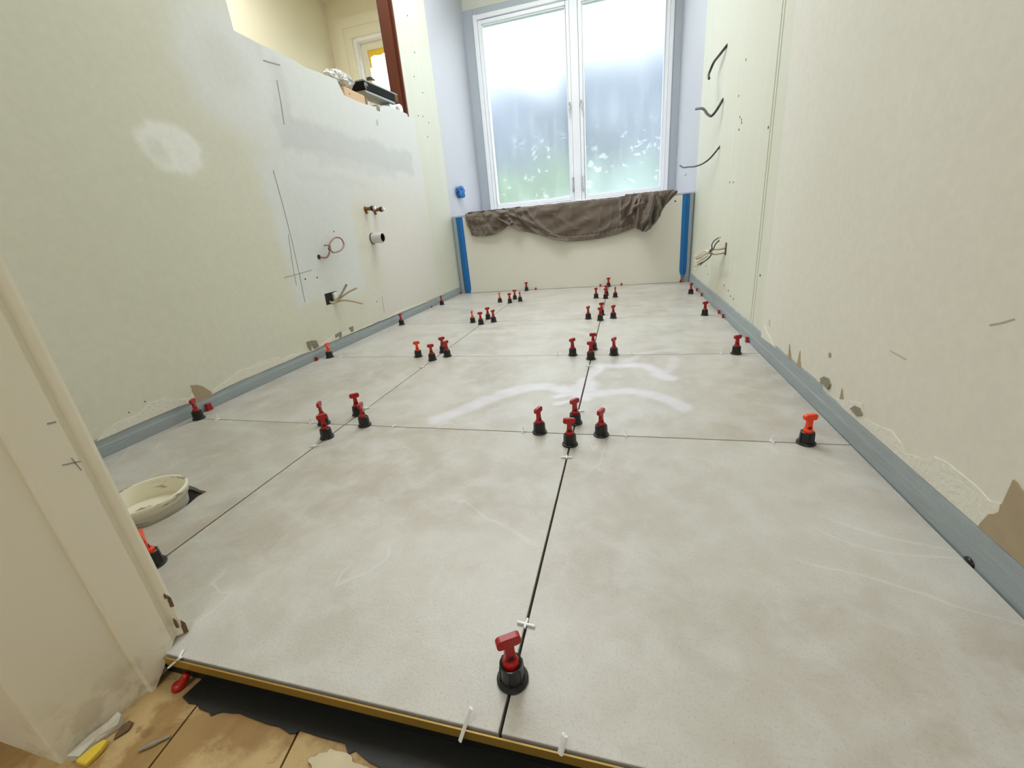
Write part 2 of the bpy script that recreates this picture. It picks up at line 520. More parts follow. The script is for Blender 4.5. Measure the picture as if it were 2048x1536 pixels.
# ------------------------------------------------------------------ floor and tiles
floor = struct(finish(boxes((XL - 0.10, XR + 0.10, 0.232, YW + 0.1, -0.13, -0.0105)), 'floor', MAT['mortar']))
J = 0.0016                                             # half of the joint width
HOLE = [(-0.8138, 0.5247), (-0.8175, 0.5090), (-0.8130, 0.488), (-0.8095, 0.468), (-0.8120, 0.443), (-0.8215, 0.421), (-0.840, 0.400),
        (-0.862, 0.3905), (-0.885, 0.3875), (-0.910, 0.393), (-0.934, 0.407), (-0.951, 0.430), (-0.957, 0.460), (-0.953, 0.490), (-0.938, 0.516),
        (-0.915, 0.532), (-0.888, 0.5385), (-0.866, 0.536), (-0.850, 0.532), (-0.836, 0.5275)]

def tile_mesh(x0, x1, y0, y1, hole=None):
    bm = bmesh.new()
    if hole is None:
        vs = box(bm, x0, x1, y0, y1, -0.0100, 0.0)
        top = [e for e in bm.edges if all(abs(v.co.z) < 1e-6 for v in e.verts)]
        bmesh.ops.bevel(bm, geom=top, offset=0.0009, segments=2, affect='EDGES', profile=0.5)
        return bm
    outer = [bm.verts.new((x, y, 0)) for x, y in ((x0, y0), (x1, y0), (x1, y1), (x0, y1))]
    inner = [bm.verts.new((x, y, 0)) for x, y in hole]
    es = []
    for ring in (outer, inner):
        for i in range(len(ring)):
            es.append(bm.edges.new((ring[i], ring[(i + 1) % len(ring)])))
    bmesh.ops.triangle_fill(bm, edges=es, use_beauty=True)
    for ring in (outer, inner):
        lo = [bm.verts.new((v.co.x, v.co.y, -0.0100)) for v in ring]
        for i in range(len(ring)):
            k = (i + 1) % len(ring)
            bm.faces.new((ring[i], ring[k], lo[k], lo[i]))
    return bm
for i in range(3):
    for j in range(5):
        hole = HOLE if (i, j) == (0, 0) else None
        bm = tile_mesh(TX[i] + (J if i else 0.0), TX[i + 1] - (J if i < 2 else 0.0), TY[j] + (J if j else 0.0), TY[j + 1] - (J if j < 4 else 0.0), hole)
        finish(bm, 'tile', MAT['tile'], floor)

# wiped wet smear on the middle tiles, window reflection painted into its colour
STROKES = [([(-0.463, 0.885), (-0.414, 0.947), (-0.369, 1.024), (-0.299, 1.1), (-0.229, 1.124), (-0.186, 1.109), (-0.141, 1.094), (-0.117, 1.127)], 0.030, 0.9),
           ([(-0.118, 1.055), (-0.114, 1.138), (-0.107, 1.196), (-0.091, 1.258), (-0.068, 1.312), (-0.008, 1.311), (0.035, 1.318), (0.076, 1.298), (0.108, 1.234), (0.131, 1.199)], 0.024, 1.0),
           ([(-0.107, 1.056), (-0.042, 1.083), (0.012, 1.1), (0.065, 1.077), (0.114, 1.043), (0.141, 0.997)], 0.024, 0.85),
           ([(-0.11, 1.085), (-0.177, 1.048)], 0.011, 1.0), ([(-0.094, 1.037), (-0.13, 1.026), (-0.173, 0.997)], 0.011, 1.0),
           ([(-0.11, 1.06), (-0.10, 1.15)], 0.034, 1.0),
           ([(-0.008, 1.325), (0.037, 1.405), (0.084, 1.46), (0.158, 1.481)], 0.018, 0.45), ([(0.162, 1.395), (0.134, 1.272), (0.111, 1.222)], 0.018, 0.5),
           ([(-0.035, 0.886), (0.012, 0.949), (0.061, 0.984), (0.085, 0.97)], 0.026, 0.4),
           ([(-0.356, 0.869), (-0.323, 0.903), (-0.278, 0.938)], 0.022, 0.3), ([(-0.25, 0.975), (-0.284, 0.905)], 0.025, 0.22)]
def seg_d(p, a, b):
    ab = (b[0] - a[0], b[1] - a[1]); ap = (p[0] - a[0], p[1] - a[1])
    t = max(0, min(1, (ap[0] * ab[0] + ap[1] * ab[1]) / (ab[0] ** 2 + ab[1] ** 2 + 1e-12)))
    return math.hypot(ap[0] - ab[0] * t, ap[1] - ab[1] * t)
STROKES = [(a_, w_ * 1.2, m_) for a_, w_, m_ in STROKES]
SM = [([tuple(q[:2]) for q in smooth_path([(a, b, 0) for a, b in s], 3)], wd, am) for s, wd, am in STROKES]
def smear_amt(x, y):
    wob = noise.noise((x * 18, y * 18, 3.1)) * 0.010 + noise.noise((x * 60, y * 60, 1.7)) * 0.004
    best = 0
    for pts, wd, am in SM:
        d = min(seg_d((x, y), pts[k], pts[k + 1]) for k in range(len(pts) - 1)) + wob
        q_ = max(0, min(1, (wd * 1.15 - d) / (wd * 0.85)))
        v = am * q_ * q_ * (3 - 2 * q_)
        best = max(best, v)
    return best
def smear(x0, x1, y0, y1):
    n, m_ = int((x1 - x0) / 0.006), int((y1 - y0) / 0.006)
    bm = bmesh.new()
    lay = bm.verts.layers.float.new('amount')
    g = []
    for i in range(n + 1):
        row = []
        for j in range(m_ + 1):
            x, y = x0 + (x1 - x0) * i / n, y0 + (y1 - y0) * j / m_
            v = bm.verts.new((x, y, 0.00012)); v[lay] = smear_amt(x, y); row.append(v)
        g.append(row)
    for i in range(n):
        for j in range(m_):
            q = (g[i][j], g[i + 1][j], g[i + 1][j + 1], g[i][j + 1])
            if max(v[lay] for v in q) > 0.0: bm.faces.new(q)
    bmesh.ops.delete(bm, geom=[v for v in bm.verts if not v.link_faces], context='VERTS')
    return finish(bm, 'wet_smear_sheen', MAT['tile'], floor)
smear(-0.50, TX[2] - 0.003, TY[1] + 0.003, 1.20)
smear(TX[2] + 0.003, 0.20, TY[1] + 0.003, TY[2] - 0.003)
smear(TX[2] + 0.003, 0.20, TY[2] + 0.003, 1.51)

# brass trim along the front edge of the tiles
bm = boxes((-0.5315, XR + 0.05, 0.2262, 0.2278, -0.0135, -0.0015), (-0.5315, XR + 0.05, 0.2278, 0.232, -0.0135, -0.0120))
trim = struct(finish(bm, 'trim_1', MAT['gold']))

# hallway subfloor: boards that rise slightly towards the camera
def zf(y): return -0.031 + 0.161 * (0.2187 - y) if y > 0.10 else -0.0119
cuts = [-1.3, -0.755, -0.462, -0.325, -0.14, 0.05, 0.24, 0.46, 0.75, 1.05]
sub = struct(finish(boxes((-1.35, 1.10, -1.70, 0.232, -0.14, -0.056)), 'subfloor', MAT['mortar']))
for a, b in zip(cuts[:-1], cuts[1:]):
    bm = bmesh.new()
    sk = 0.33                                             # boards run at a slight angle to the joints
    prof = [(0.2315, zf(0.2315)), (0.10, zf(0.10)), (-1.68, -0.0119)]
    lo, hi = [], []
    for y, z in prof:
        sh = -(0.2 - y) * 0.30 if y > 0.0 else 0.06 * -1
        for xx, arr in ((a + 0.0012, lo), (b - 0.0012, hi)):
            arr.append((bm.verts.new((xx - sh * 0.9, y, z)), bm.verts.new((xx - sh * 0.9, y, z - 0.022))))
    for k in range(2):
        bm.faces.new((lo[k][0], hi[k][0], hi[k + 1][0], lo[k + 1][0]))
        bm.faces.new((lo[k][1], hi[k][1], hi[k + 1][1], lo[k + 1][1]))
        bm.faces.new((lo[k][0], lo[k + 1][0], lo[k + 1][1], lo[k][1]))
        bm.faces.new((hi[k][0], hi[k + 1][0], hi[k + 1][1], hi[k][1]))
    bm.faces.new((lo[0][0], hi[0][0], hi[0][1], lo[0][1]))
    bm.faces.new((lo[2][0], hi[2][0], hi[2][1], lo[2][1]))
    finish(bm, 'floorboard', MAT['subfloor'], sub)
# ragged black coating along the edge
edge = [(-0.4892, 0.2065), (-0.4738, 0.202), (-0.4628, 0.2033), (-0.4560, 0.2000), (-0.4400, 0.1990), (-0.4344, 0.1965), (-0.4290, 0.2010), (-0.4259, 0.2027), (-0.4150, 0.2040), (-0.4049, 0.2057), (-0.3825, 0.204),
        (-0.3650, 0.2030), (-0.3489, 0.2034), (-0.3330, 0.2000), (-0.3268, 0.2016), (-0.3249, 0.2051), (-0.2993, 0.2043), (-0.2695, 0.2045), (-0.2640, 0.2000), (-0.2594, 0.1967), (-0.2540, 0.2010), (-0.2481, 0.199), (-0.235, 0.195), (-0.222, 0.1932), (-0.21, 0.189),
        (-0.1979, 0.1855), (-0.17, 0.179), (-0.14, 0.174), (-0.10, 0.172), (-0.05, 0.166), (0.0, 0.170), (0.1, 0.160), (0.2, 0.168), (0.40, 0.160)]
bm = bmesh.new()
top = []
for i, (x, y) in enumerate(edge):
    top.append((bm.verts.new((x, y, zf(y) + 0.0012)), bm.verts.new((x, 0.2313, zf(0.2313) + 0.0012)), bm.verts.new((x, y, zf(y) - 0.001))))
for a, b in zip(top[:-1], top[1:]):
    bm.faces.new((a[0], b[0], b[1], a[1])); bm.faces.new((a[0], a[2], b[2], b[0]))
finish(bm, 'black_coating', MAT['bitumen'], sub)
bm = bmesh.new()
blob = []
for k in range(40):
    a = 2 * PI * k / 40
    r = 1 + 0.45 * noise.noise((math.cos(a) * 1.6, math.sin(a) * 1.6, 2.0)) + 0.22 * noise.noise((math.cos(a) * 6, math.sin(a) * 6, 5.0))
    blob.append((-0.262 + 0.030 * r * math.cos(a), 0.1835 + 0.011 * r * math.sin(a)))
bmesh.ops.triangulate(bm, faces=[bm.faces.new([bm.verts.new((x, y, zf(y) + 0.0022 + 0.0006 * noise.noise((x * 200, y * 200, 0)))) for x, y in blob])])
finish(bm, 'cream_paint_blob', MAT['cream_blob'], sub)
# steep dark face between boards and tile bed
finish(boxes((-0.56, XR + 0.05, 0.2302, 0.2318, -0.056, -0.0135)), 'black_edge_face', MAT['bitumen'], sub)

# ------------------------------------------------------------------ walls
# left wall: full height near the door, a low partition, full height near the window
bm = bmesh.new()
WLB = CL - 0.012
WLT = -1.335
box(bm, WLT, WLB, 0.2606, 1.4175, -0.13, CEIL)
box(bm, WLT, WLB, 2.635, YB + 0.002, -0.13, CEIL)
box(bm, WLT, WLB, 1.4175, 2.635, -0.13, 1.075)
box(bm, WLT, WLB, 1.4175, 1.959, 1.075, 1.126)
box(bm, WLT, WLB, 2.352, 2.635, 1.075, 1.118)
box(bm, WLT, WLB, 1.4175, 2.635, 2.10, CEIL)
wall_left = struct(finish(bm, 'wall_left', MAT['green']))
# skim coat with the ragged top and the cut hole for the cables
out = [(0.262, 0.0), (2.711, 0.0)]
zz = 0.0
random.seed(3)
while zz < 1.10:
    zz += 0.045
    out.append((2.711 + random.uniform(-0.006, 0.008), min(zz, 1.118)))
out += [(2.711, 1.124), (2.62, 1.128), (2.536, 1.128), (2.47, 1.1255), (2.408, 1.124), (2.352, 1.115), (2.318, 1.105), (2.30, 1.098), (2.262, 1.092), (2.23, 1.087), (2.17, 1.082), (2.105, 1.079), (2.04, 1.079), (1.995, 1.08), (1.972, 1.108), (1.959, 1.132),
        (1.92, 1.130), (1.879, 1.128), (1.81, 1.125), (1.774, 1.122), (1.769, 1.119), (1.716, 1.118), (1.710, 1.126), (1.655, 1.127), (1.605, 1.127), (1.516, 1.127), (1.4175, 1.130), (1.4175, CEIL), (0.262, CEIL)]
hole = [(1.544, 0.251), (1.590, 0.2515), (1.629, 0.250), (1.632, 0.21), (1.595, 0.203), (1.541, 0.2)]
bm = bmesh.new()
rings, es = [], []
for loop in (out, hole):
    ring = [bm.verts.new((CL, y, z)) for y, z in loop]
    rings.append(ring)
    es += [bm.edges.new((ring[i], ring[(i + 1) % len(ring)])) for i in range(len(ring))]
bmesh.ops.triangle_fill(bm, edges=es, use_beauty=True)
for ring in rings:
    bk = [bm.verts.new((WLB, v.co.y, v.co.z)) for v in ring]
    for i in range(len(ring)):
        k = (i + 1) % len(ring)
        bm.faces.new((ring[i], ring[k], bk[k], bk[i]))
finish(bm, 'plaster_coat', MAT['plaster_left'], wall_left)
finish(boxes((WLB, CL - 0.0045, 2.6355, YB + 0.002, -0.012, CEIL)), 'green_board', MAT['green'], wall_left)
bm = bmesh.new()
prism(bm, [(WLT, YB + 0.002), (CL - 0.0045, YB + 0.002), (-1.2665, YW + 0.05), (WLT, YW + 0.05)], 'z', 0.0, CEIL)
finish(bm, 'niche_board', MAT['niche'], wall_left)
finish(boxes((WLT, CL - 0.004, 1.96, 2.36, 1.0745, 1.0755)), 'timber_plate', MAT['raw_timber'], wall_left)

def wallpoly(x0, x1, pts, name, mat, parent):
    b = bmesh.new()
    prism(b, pts, 'x', x0, x1)
    return finish(b, name, mat, parent)
def left_poly(pts, name, mat, t=0.0012): return wallpoly(CL - 0.0005, CL + t, pts, name, MAT[mat], wall_left)
left_poly([(0.612, 0.045), (0.634, 0.061), (0.669, 0.070), (0.714, 0.068), (0.756, 0.086), (0.803, 0.082), (0.830, 0.062), (0.855, 0.056), (0.869, 0.072), (0.872, 0.040), (0.818, 0.046), (0.691, 0.046)], 'chipped_filler', 'white_spackle', 0.003)
left_poly([(0.924, 0.040), (0.935, 0.052), (0.978, 0.061), (1.048, 0.078), (1.09, 0.074), (1.13, 0.081), (1.17, 0.072), (1.216, 0.069), (1.217, 0.057), (1.282, 0.061), (1.345, 0.050), (1.36, 0.046), (1.0, 0.046)], 'chipped_filler', 'white_spackle', 0.003)
left_poly([(1.35, 0.046), (1.416, 0.048), (1.486, 0.059), (1.551, 0.075), (1.600, 0.066), (1.648, 0.068), (1.70, 0.05), (1.758, 0.045), (1.806, 0.054), (1.88, 0.045), (1.953, 0.048), (2.02, 0.05), (2.091, 0.057), (2.19, 0.056), (2.286, 0.058), (2.42, 0.052), (2.52, 0.046)], 'chipped_filler', 'white_spackle', 0.003)
left_poly([(0.874, 0.090), (0.892, 0.085), (0.906, 0.075), (0.926, 0.048), (0.920, 0.036), (0.866, 0.036), (0.864, 0.055), (0.865, 0.067), (0.875, 0.076)], 'torn_paper_patch', 'brown_paper', 0.0018)
for pts in ([(1.37, 0.086), (1.395, 0.085), (1.424, 0.078), (1.432, 0.050), (1.404, 0.048), (1.402, 0.064), (1.39, 0.070), (1.383, 0.046), (1.374, 0.059)],
            [(1.545, 0.071), (1.594, 0.073), (1.588, 0.052), (1.57, 0.044), (1.569, 0.058), (1.543, 0.055)], [(1.656, 0.077), (1.685, 0.076), (1.679, 0.052), (1.657, 0.054)]):
    left_poly(pts, 'chip_mark', 'grey_chip', 0.0036)
def line_on(x, pts, wdt, name, mat, parent, t=0.0008):
    b = bmesh.new()
    for (a, c) in zip(pts[:-1], pts[1:]):
        d = Vector((c[0] - a[0], c[1] - a[1])).normalized(); nrm = Vector((-d.y, d.x)) * wdt / 2
        prism(b, [(a[0] + nrm.x, a[1] + nrm.y), (c[0] + nrm.x, c[1] + nrm.y), (c[0] - nrm.x, c[1] - nrm.y), (a[0] - nrm.x, a[1] - nrm.y)], 'x', min(x, x + t), max(x, x + t))
    return finish(b, name, mat, parent)
for pts, wd in (([(1.432, 0.719), (1.436, 0.60), (1.435, 0.476), (1.428, 0.34), (1.420, 0.237)], 0.0025), ([(1.346, 0.345), (1.43, 0.350), (1.504, 0.356)], 0.0025),
                ([(1.521, 1.078), (1.604, 1.087)], 0.004), ([(1.567, 1.03), (1.560, 0.960), (1.549, 0.885)], 0.004), ([(1.981, 0.166), (1.975, 0.082)], 0.003),
                ([(1.425, 0.50), (1.405, 0.38), (1.398, 0.31)], 0.002)):
    line_on(CL, pts, wd, 'pencil_line', MAT['pencil'], wall_left)
def dots(x, pts, r, parent, mat='dark_hole', t=0.0010, name='screw_hole'):
    for (y, z) in pts:
        b = bmesh.new()
        lathe(b, [(r, 0), (r * 0.9, t)], 8, 'x', (x, y, z))
        finish(b, name, MAT[mat], parent)
dots(CL, [(1.454, 0.326), (1.525, 0.323), (1.701, 0.50), (1.925, 0.15)], 0.0035, wall_left)
dots(CL, [(0.70, 0.082), (0.745, 0.094)], 0.0016, wall_left)
dots(CL - 0.0045, [(2.83, 1.67), (2.86, 1.50), (2.80, 1.36), (2.90, 1.30), (2.85, 1.16), (2.93, 1.14), (2.78, 1.15), (2.88, 1.05)], 0.0045, wall_left, t=0.001)
left_poly([(2.24, 1.010), (2.253, 1.003), (2.262, 1.018), (2.253, 1.034), (2.243, 1.026)], 'blue_chalk_mark', 'casing_grey')

# lining of the opening in the partition (red brown jamb)
struct(finish(boxes((-1.334, CL + 0.004, 2.622, 2.635, 1.118, 2.10), (-1.318, -1.262, 2.610, 2.622, 1.118, 2.10)), 'trim_2', MAT['wood'], bevel=0.002))

# right wall
bm = boxes((CR + 0.010, CR + 0.10, -0.02, YW + 0.1, -0.13, CEIL))
wall_right = struct(finish(bm, 'wall_right', MAT['green']))
prof = [(0.1246, 0.0), (1.458, 0.0)]
z = 0
while z < 2.3:
    z += 0.09
    prof.append((1.461 + 0.060 * z + random.uniform(-0.002, 0.002), z))
prof += [(1.605, CEIL), (0.1246, CEIL)]
wallpoly(CR, CR + 0.012, prof, 'plaster_coat', MAT['plaster_right'], wall_right)
bm = bmesh.new()
box(bm, CR + 0.004, CR + 0.012, 1.40, YB + 0.002, -0.012, CEIL)
g = finish(bm, 'green_board', MAT['green'], wall_right)
for y in (1.575, 1.600):                                                   # tape ridges beside the coat edge
    wallpoly(CR + 0.0022, CR + 0.0045, [(y, 0.0), (y + 0.006, 0.0), (y + 0.136, CEIL), (y + 0.130, CEIL)], 'joint_ridge', MAT['green'], wall_right)
bm = bmesh.new()
prism(bm, [(CR + 0.004, YB + 0.002), (CR + 0.012, YB + 0.002), (CR + 0.012, YW), (0.386, YW)], 'z', 0.0, CEIL)
finish(bm, 'niche_board', MAT['niche'], wall_right)
def right_poly(pts, name, mat, t=0.0015): return wallpoly(CR - t, CR + 0.0005, pts, name, MAT[mat], wall_right)
right_poly([(0.934, 0.055), (0.886, 0.072), (0.836, 0.087), (0.821, 0.064), (0.775, 0.071), (0.74, 0.080), (0.71, 0.072), (0.697, 0.062), (0.666, 0.074), (0.64, 0.091), (0.616, 0.096), (0.591, 0.095), (0.56, 0.094), (0.54, 0.089), (0.526, 0.095), (0.524, 0.085), (0.536, 0.068), (0.539, 0.050), (0.9, 0.050)], 'chipped_filler', 'white_spackle', 0.0015)
right_poly([(0.541, 0.050), (0.540, 0.056), (0.534, 0.074), (0.527, 0.080), (0.524, 0.085), (0.523, 0.106), (0.522, 0.131), (0.517, 0.130), (0.512, 0.127), (0.504, 0.124), (0.497, 0.120), (0.467, 0.090), (0.440, 0.085), (0.440, 0.050)], 'torn_paper_patch', 'brown_paper', 0.002)
for pts in ([(1.009, 0.072), (0.995, 0.082), (0.976, 0.084), (0.962, 0.076), (0.967, 0.062), (0.988, 0.066), (1.001, 0.061)], [(0.868, 0.062), (0.855, 0.074), (0.838, 0.077), (0.825, 0.069), (0.841, 0.059)]):
    right_poly(pts, 'chip_mark', 'grey_chip', 0.0036)
for pts in ([(1.212, 0.055), (1.215, 0.075), (1.217, 0.093), (1.200, 0.072), (1.186, 0.055)], [(1.149, 0.055), (1.148, 0.07), (1.144, 0.096), (1.134, 0.073), (1.119, 0.055)], [(0.917, 0.055), (0.916, 0.085), (0.905, 0.070), (0.895, 0.055)]):
    right_poly(pts, 'torn_paper_patch', 'brown_paper', 0.0014)
right_poly([(1.455, 0.050), (1.445, 0.094), (1.41, 0.078), (1.374, 0.070), (1.34, 0.058), (1.31, 0.055)], 'chipped_filler', 'cream_board', 0.002)
dots(CR - 0.001, [(0.992, 0.132)], 0.006, wall_right, 'brown_paper', 0.001, 'wall_plug')
for pts in ([(0.794, 0.201), (0.772, 0.2005), (0.751, 0.2)], [(0.620, 0.286), (0.605, 0.292), (0.590, 0.300)], [(1.405, 0.118), (1.398, 0.100)], [(1.394, 0.118), (1.389, 0.100)]):
    line_on(CR - 0.0006, pts, 0.0018, 'scuff_mark', MAT['scuff'], wall_right, 0.0008)
dots(CR + 0.0032, [(2.062, 0.776), (2.032, 0.762), (2.024, 0.750), (2.059, 0.733), (2.14, 0.55), (2.073, 0.545), (2.12, 0.86), (2.05, 0.96), (1.98, 0.115), (1.93, 0.10), (1.88, 0.097), (2.07, 0.125), (1.56, 0.23), (1.66, 0.672), (2.55, 0.16), (2.48, 0.125)], 0.0045, wall_right, t=0.001)

# low wall under the window with its ledge, and the window wall above
bm = boxes((WLB - 0.02, CR + 0.02, YB + 0.004, YW + 0.10, -0.02, ZL - 0.012))
wall_back = struct(finish(bm, 'wall_back', MAT['membrane']))
finish(boxes((-1.180, 0.372, YB - 0.006, YB + 0.006, 0.0, ZL - 0.0125)), 'front_panel', MAT['cream_board'], wall_back, bevel=0.002)
finish(boxes((-1.240, 0.4235, YB - 0.008, YW - 0.03, ZL - 0.012, ZL)), 'ledge_top', MAT['niche'], wall_back, bevel=0.002)
finish(boxes((WLB - 0.05, CR + 0.05, YW + 0.05, YW + 0.14, 0.0, 0.60), (WLB - 0.05, CR + 0.05, YW + 0.05, YW + 0.14, 2.07, CEIL), (-1.40, -1.235, YW + 0.05, YW + 0.14, 0.5, 2.2), (0.345, CR + 0.05, YW + 0.05, YW + 0.14, 0.5, 2.2)), 'outer_wall', MAT['green'], wall_back)
finish(boxes((-1.29, 0.40, YW - 0.02, YW + 0.05, 2.085, CEIL)), 'head_board', MAT['green'], wall_back)
for x0, x1 in ((-1.2395, -1.214), (0.396, 0.4222)):
    finish(boxes((x0, x1, YB - 0.0075, YB + 0.005, -0.008, ZL - 0.0125)), 'corner_membrane', MAT['membrane'], wall_back)
b = bmesh.new(); lathe(b, [(0.005, 0), (0.004, -0.0015)], 8, 'y', (0.313, YB - 0.0062, 0.520)); finish(b, 'screw_hole', MAT['dark_hole'], wall_back)

# grey membrane upstands along both side walls
def upstand(side, top_fn, y0, y1, name, parent_name):
    bm = bmesh.new()
    rows = []
    n = int((y1 - y0) / 0.012)
    for i in range(n + 1):
        y = y0 + (y1 - y0) * i / n
        zt = top_fn(y)
        wv = 0.0012 * noise.noise((y * 9, 0, 5.0 + side))
        if side < 0:
            prof = [(XL - 0.0012, -0.0105), (XL - 0.0010 + wv, 0.012), (XL - 0.0012 + wv, 0.026), (XL - 0.0022 + wv, 0.031), (XL - 0.0030, zt - 0.006), (CL - 0.0002, zt)]
            back = CL - 0.010
        else:
            wide = 0.0008 + 0.0035 * max(0, (1.0 - y))
            prof = [(XR + wide, -0.0105), (XR + wide + 0.0004 + wv, 0.012), (XR + wide + 0.0004 + wv, 0.026), (XR + max(wide, 0.0022) + 0.0006 + wv, 0.031), (CR - 0.0012, zt - 0.006), (CR + 0.0004, zt)]
            back = CR + 0.008
        rows.append([bm.verts.new((x, y, zz)) for x, zz in prof] + [bm.verts.new((back, y, zt)), bm.verts.new((back, y, -0.0105))])
    m_ = len(rows[0])
    for a, b in zip(rows[:-1], rows[1:]):
        for k in range(m_):
            bm.faces.new((a[k], a[(k + 1) % m_], b[(k + 1) % m_], b[k]))
    bm.faces.new(rows[0]); bm.faces.new(rows[-1])
    return struct(finish(bm, name, MAT['membrane'], smooth=False))
upstand(-1, lambda y: 0.050 + 0.004 * noise.noise((y * 14, 1, 0)) + 0.002 * noise.noise((y * 60, 2, 0)) - (0.006 if 0.92 < y < 1.5 else 0), 0.262, YB - 0.004, 'baseboard_left', None)
upstand(1, lambda y: (0.053 if y < 1.0 else 0.062) + 0.005 * noise.noise((y * 13, 4, 0)) + 0.003 * noise.noise((y * 55, 7, 0)), 0.235, YB - 0.004, 'baseboard_right', None)

# front wall with the doorway
bm = boxes((-1.35, -0.546, 0.1246, 0.2604, -0.13, CEIL), (0.425, 0.55, 0.05, 0.1240, -0.13, CEIL), (-0.546, 0.55, 0.1246, 0.2604, 2.03, CEIL))
struct(finish(bm, 'wall_front', MAT['jamb']))
# door lining of the doorway (left jamb)
def jz(bm, y0, y1, x, z0=-0.035, z1=2.03, back=-0.548): box(bm, back, x, y0, y1, z0, z1)
lin = struct(bpy.data.objects.new('door_1', None)); C.objects.link(lin)
bm = bmesh.new()
rs = random.Random(5)
zs = [-0.034 + (2.064) * i / 160 for i in range(161)]
finish(boxes((-0.548, -0.5385, 0.1244, 0.2100, -0.0335, 2.03)), 'jamb_lining', MAT['jamb'], lin, bevel=0.0015)
# proud stop board with a slightly wavy front edge and rounded back bead
rows = []
for zc in zs:
    wv = 0.0016 * noise.noise((zc * 9, 8.2, 0)) + 0.0008 * noise.noise((zc * 30, 1.2, 0))
    zb = zc
    rows.append([bm.verts.new((x, y, zb)) for x, y in ((-0.548, 0.2025 + wv), (-0.5350, 0.2025 + wv), (-0.5330, 0.2045 + wv), (-0.5330, 0.2415), (-0.5385, 0.2455), (-0.5385, 0.2490), (-0.5345, 0.2520), (-0.5322, 0.2560), (-0.5330, 0.2596), (-0.5370, 0.2612), (-0.548, 0.2612))])
for a, b in zip(rows[:-1], rows[1:]):
    for k in range(len(a)):
        bm.faces.new((a[k], a[(k + 1) % len(a)], b[(k + 1) % len(a)], b[k]))
bm.faces.new(rows[0]); bm.faces.new(rows[-1])
for v in bm.verts:                                          # bottom is sawn at a slant over the tile edge
    if v.co.z < 0.004:
        v.co.z = max(v.co.z, 0.0042) if v.co.y > 0.2300 else max(v.co.z, -0.0325)
finish(bm, 'door_stop', MAT['jamb'], lin)
for (y, z, dy, dz) in ((0.2565, 0.056, 0.002, 0.010), (0.2575, 0.012, 0.0028, 0.011), (0.2520, 0.024, 0.0012, 0.008), (0.2545, 0.066, 0.001, 0.004)):
    b = bmesh.new()
    prism(b, [(y - dy, z - dz * 0.8), (y + dy * 0.7, z - dz), (y + dy, z + dz * 0.3), (y, z + dz), (y - dy * 0.8, z + dz * 0.2)], 'x', -0.5340, -0.5318)
    finish(b, 'paint_chip', MAT['cardboard'], lin)
line_on(-0.5330, [(0.2290, 0.265), (0.2360, 0.263), (0.2430, 0.261)], 0.0012, 'pencil_line', MAT['pencil'], lin, 0.0004)
line_on(-0.5330, [(0.2335, 0.308), (0.2400, 0.307)], 0.0016, 'pencil_line', MAT['pencil'], lin, 0.0004)
line_on(-0.5330, [(0.2375, 0.268), (0.2400, 0.252)], 0.0008, 'pencil_line', MAT['pencil'], lin, 0.0004)

# hallway shell behind the camera, ceilings, the other room
struct(finish(boxes((-1.45, -1.35, -1.75, 0.13, -0.13, CEIL)), 'wall_hall_left', MAT['ceiling']))
struct(finish(boxes((1.10, 1.20, -1.75, 0.13, -0.13, CEIL), (0.53, 1.2, 0.05, 0.1240, -0.13, CEIL)), 'wall_hall_right', MAT['ceiling']))
struct(finish(boxes((-1.45, 1.2, -1.85, -1.75, -0.13, CEIL)), 'wall_hall_back', MAT['ceiling']))
struct(finish(boxes((-2.65, 1.2, -1.85, YW + 0.15, CEIL, CEIL + 0.1)), 'ceiling', MAT['ceiling']))
struct(finish(boxes((-2.63, -2.53, 0.10, 4.15, -0.13, CEIL)), 'wall_other_left', MAT['cream_wall']))
struct(finish(boxes((-2.63, -1.35, 0.10, 0.2, -0.13, CEIL)), 'wall_other_front', MAT['cream_wall']))
struct(finish(boxes((-2.53, -1.335, 0.2, 4.0, -0.13, 0.0)), 'floor_other', MAT['raw_timber']))
Y2 = 4.0
WX0, WX1, WZ0, WZ1 = -2.225, -1.52, 0.85, 2.03                # clear opening
finish_b = boxes((-2.63, WX0 - 0.10, Y2, Y2 + 0.12, -0.13, CEIL), (WX1 + 0.10, -1.34, Y2, Y2 + 0.12, -0.13, CEIL), (WX0 - 0.10, WX1 + 0.10, Y2, Y2 + 0.12, -0.13, WZ0 - 0.08), (WX0 - 0.10, WX1 + 0.10, Y2, Y2 + 0.12, WZ1 + 0.10, CEIL))
struct(finish(finish_b, 'wall_other_back', MAT['cream_wall']))

def frame_strip(bm, x0, x1, z0, z1, wdt, y0, y1):
    box(bm, x0, x0 + wdt, y0, y1, z0, z1); box(bm, x1 - wdt, x1, y0, y1, z0, z1)
    box(bm, x0 + wdt, x1 - wdt, y0, y1, z1 - wdt, z1); box(bm, x0 + wdt, x1 - wdt, y0, y1, z0, z0 + wdt)

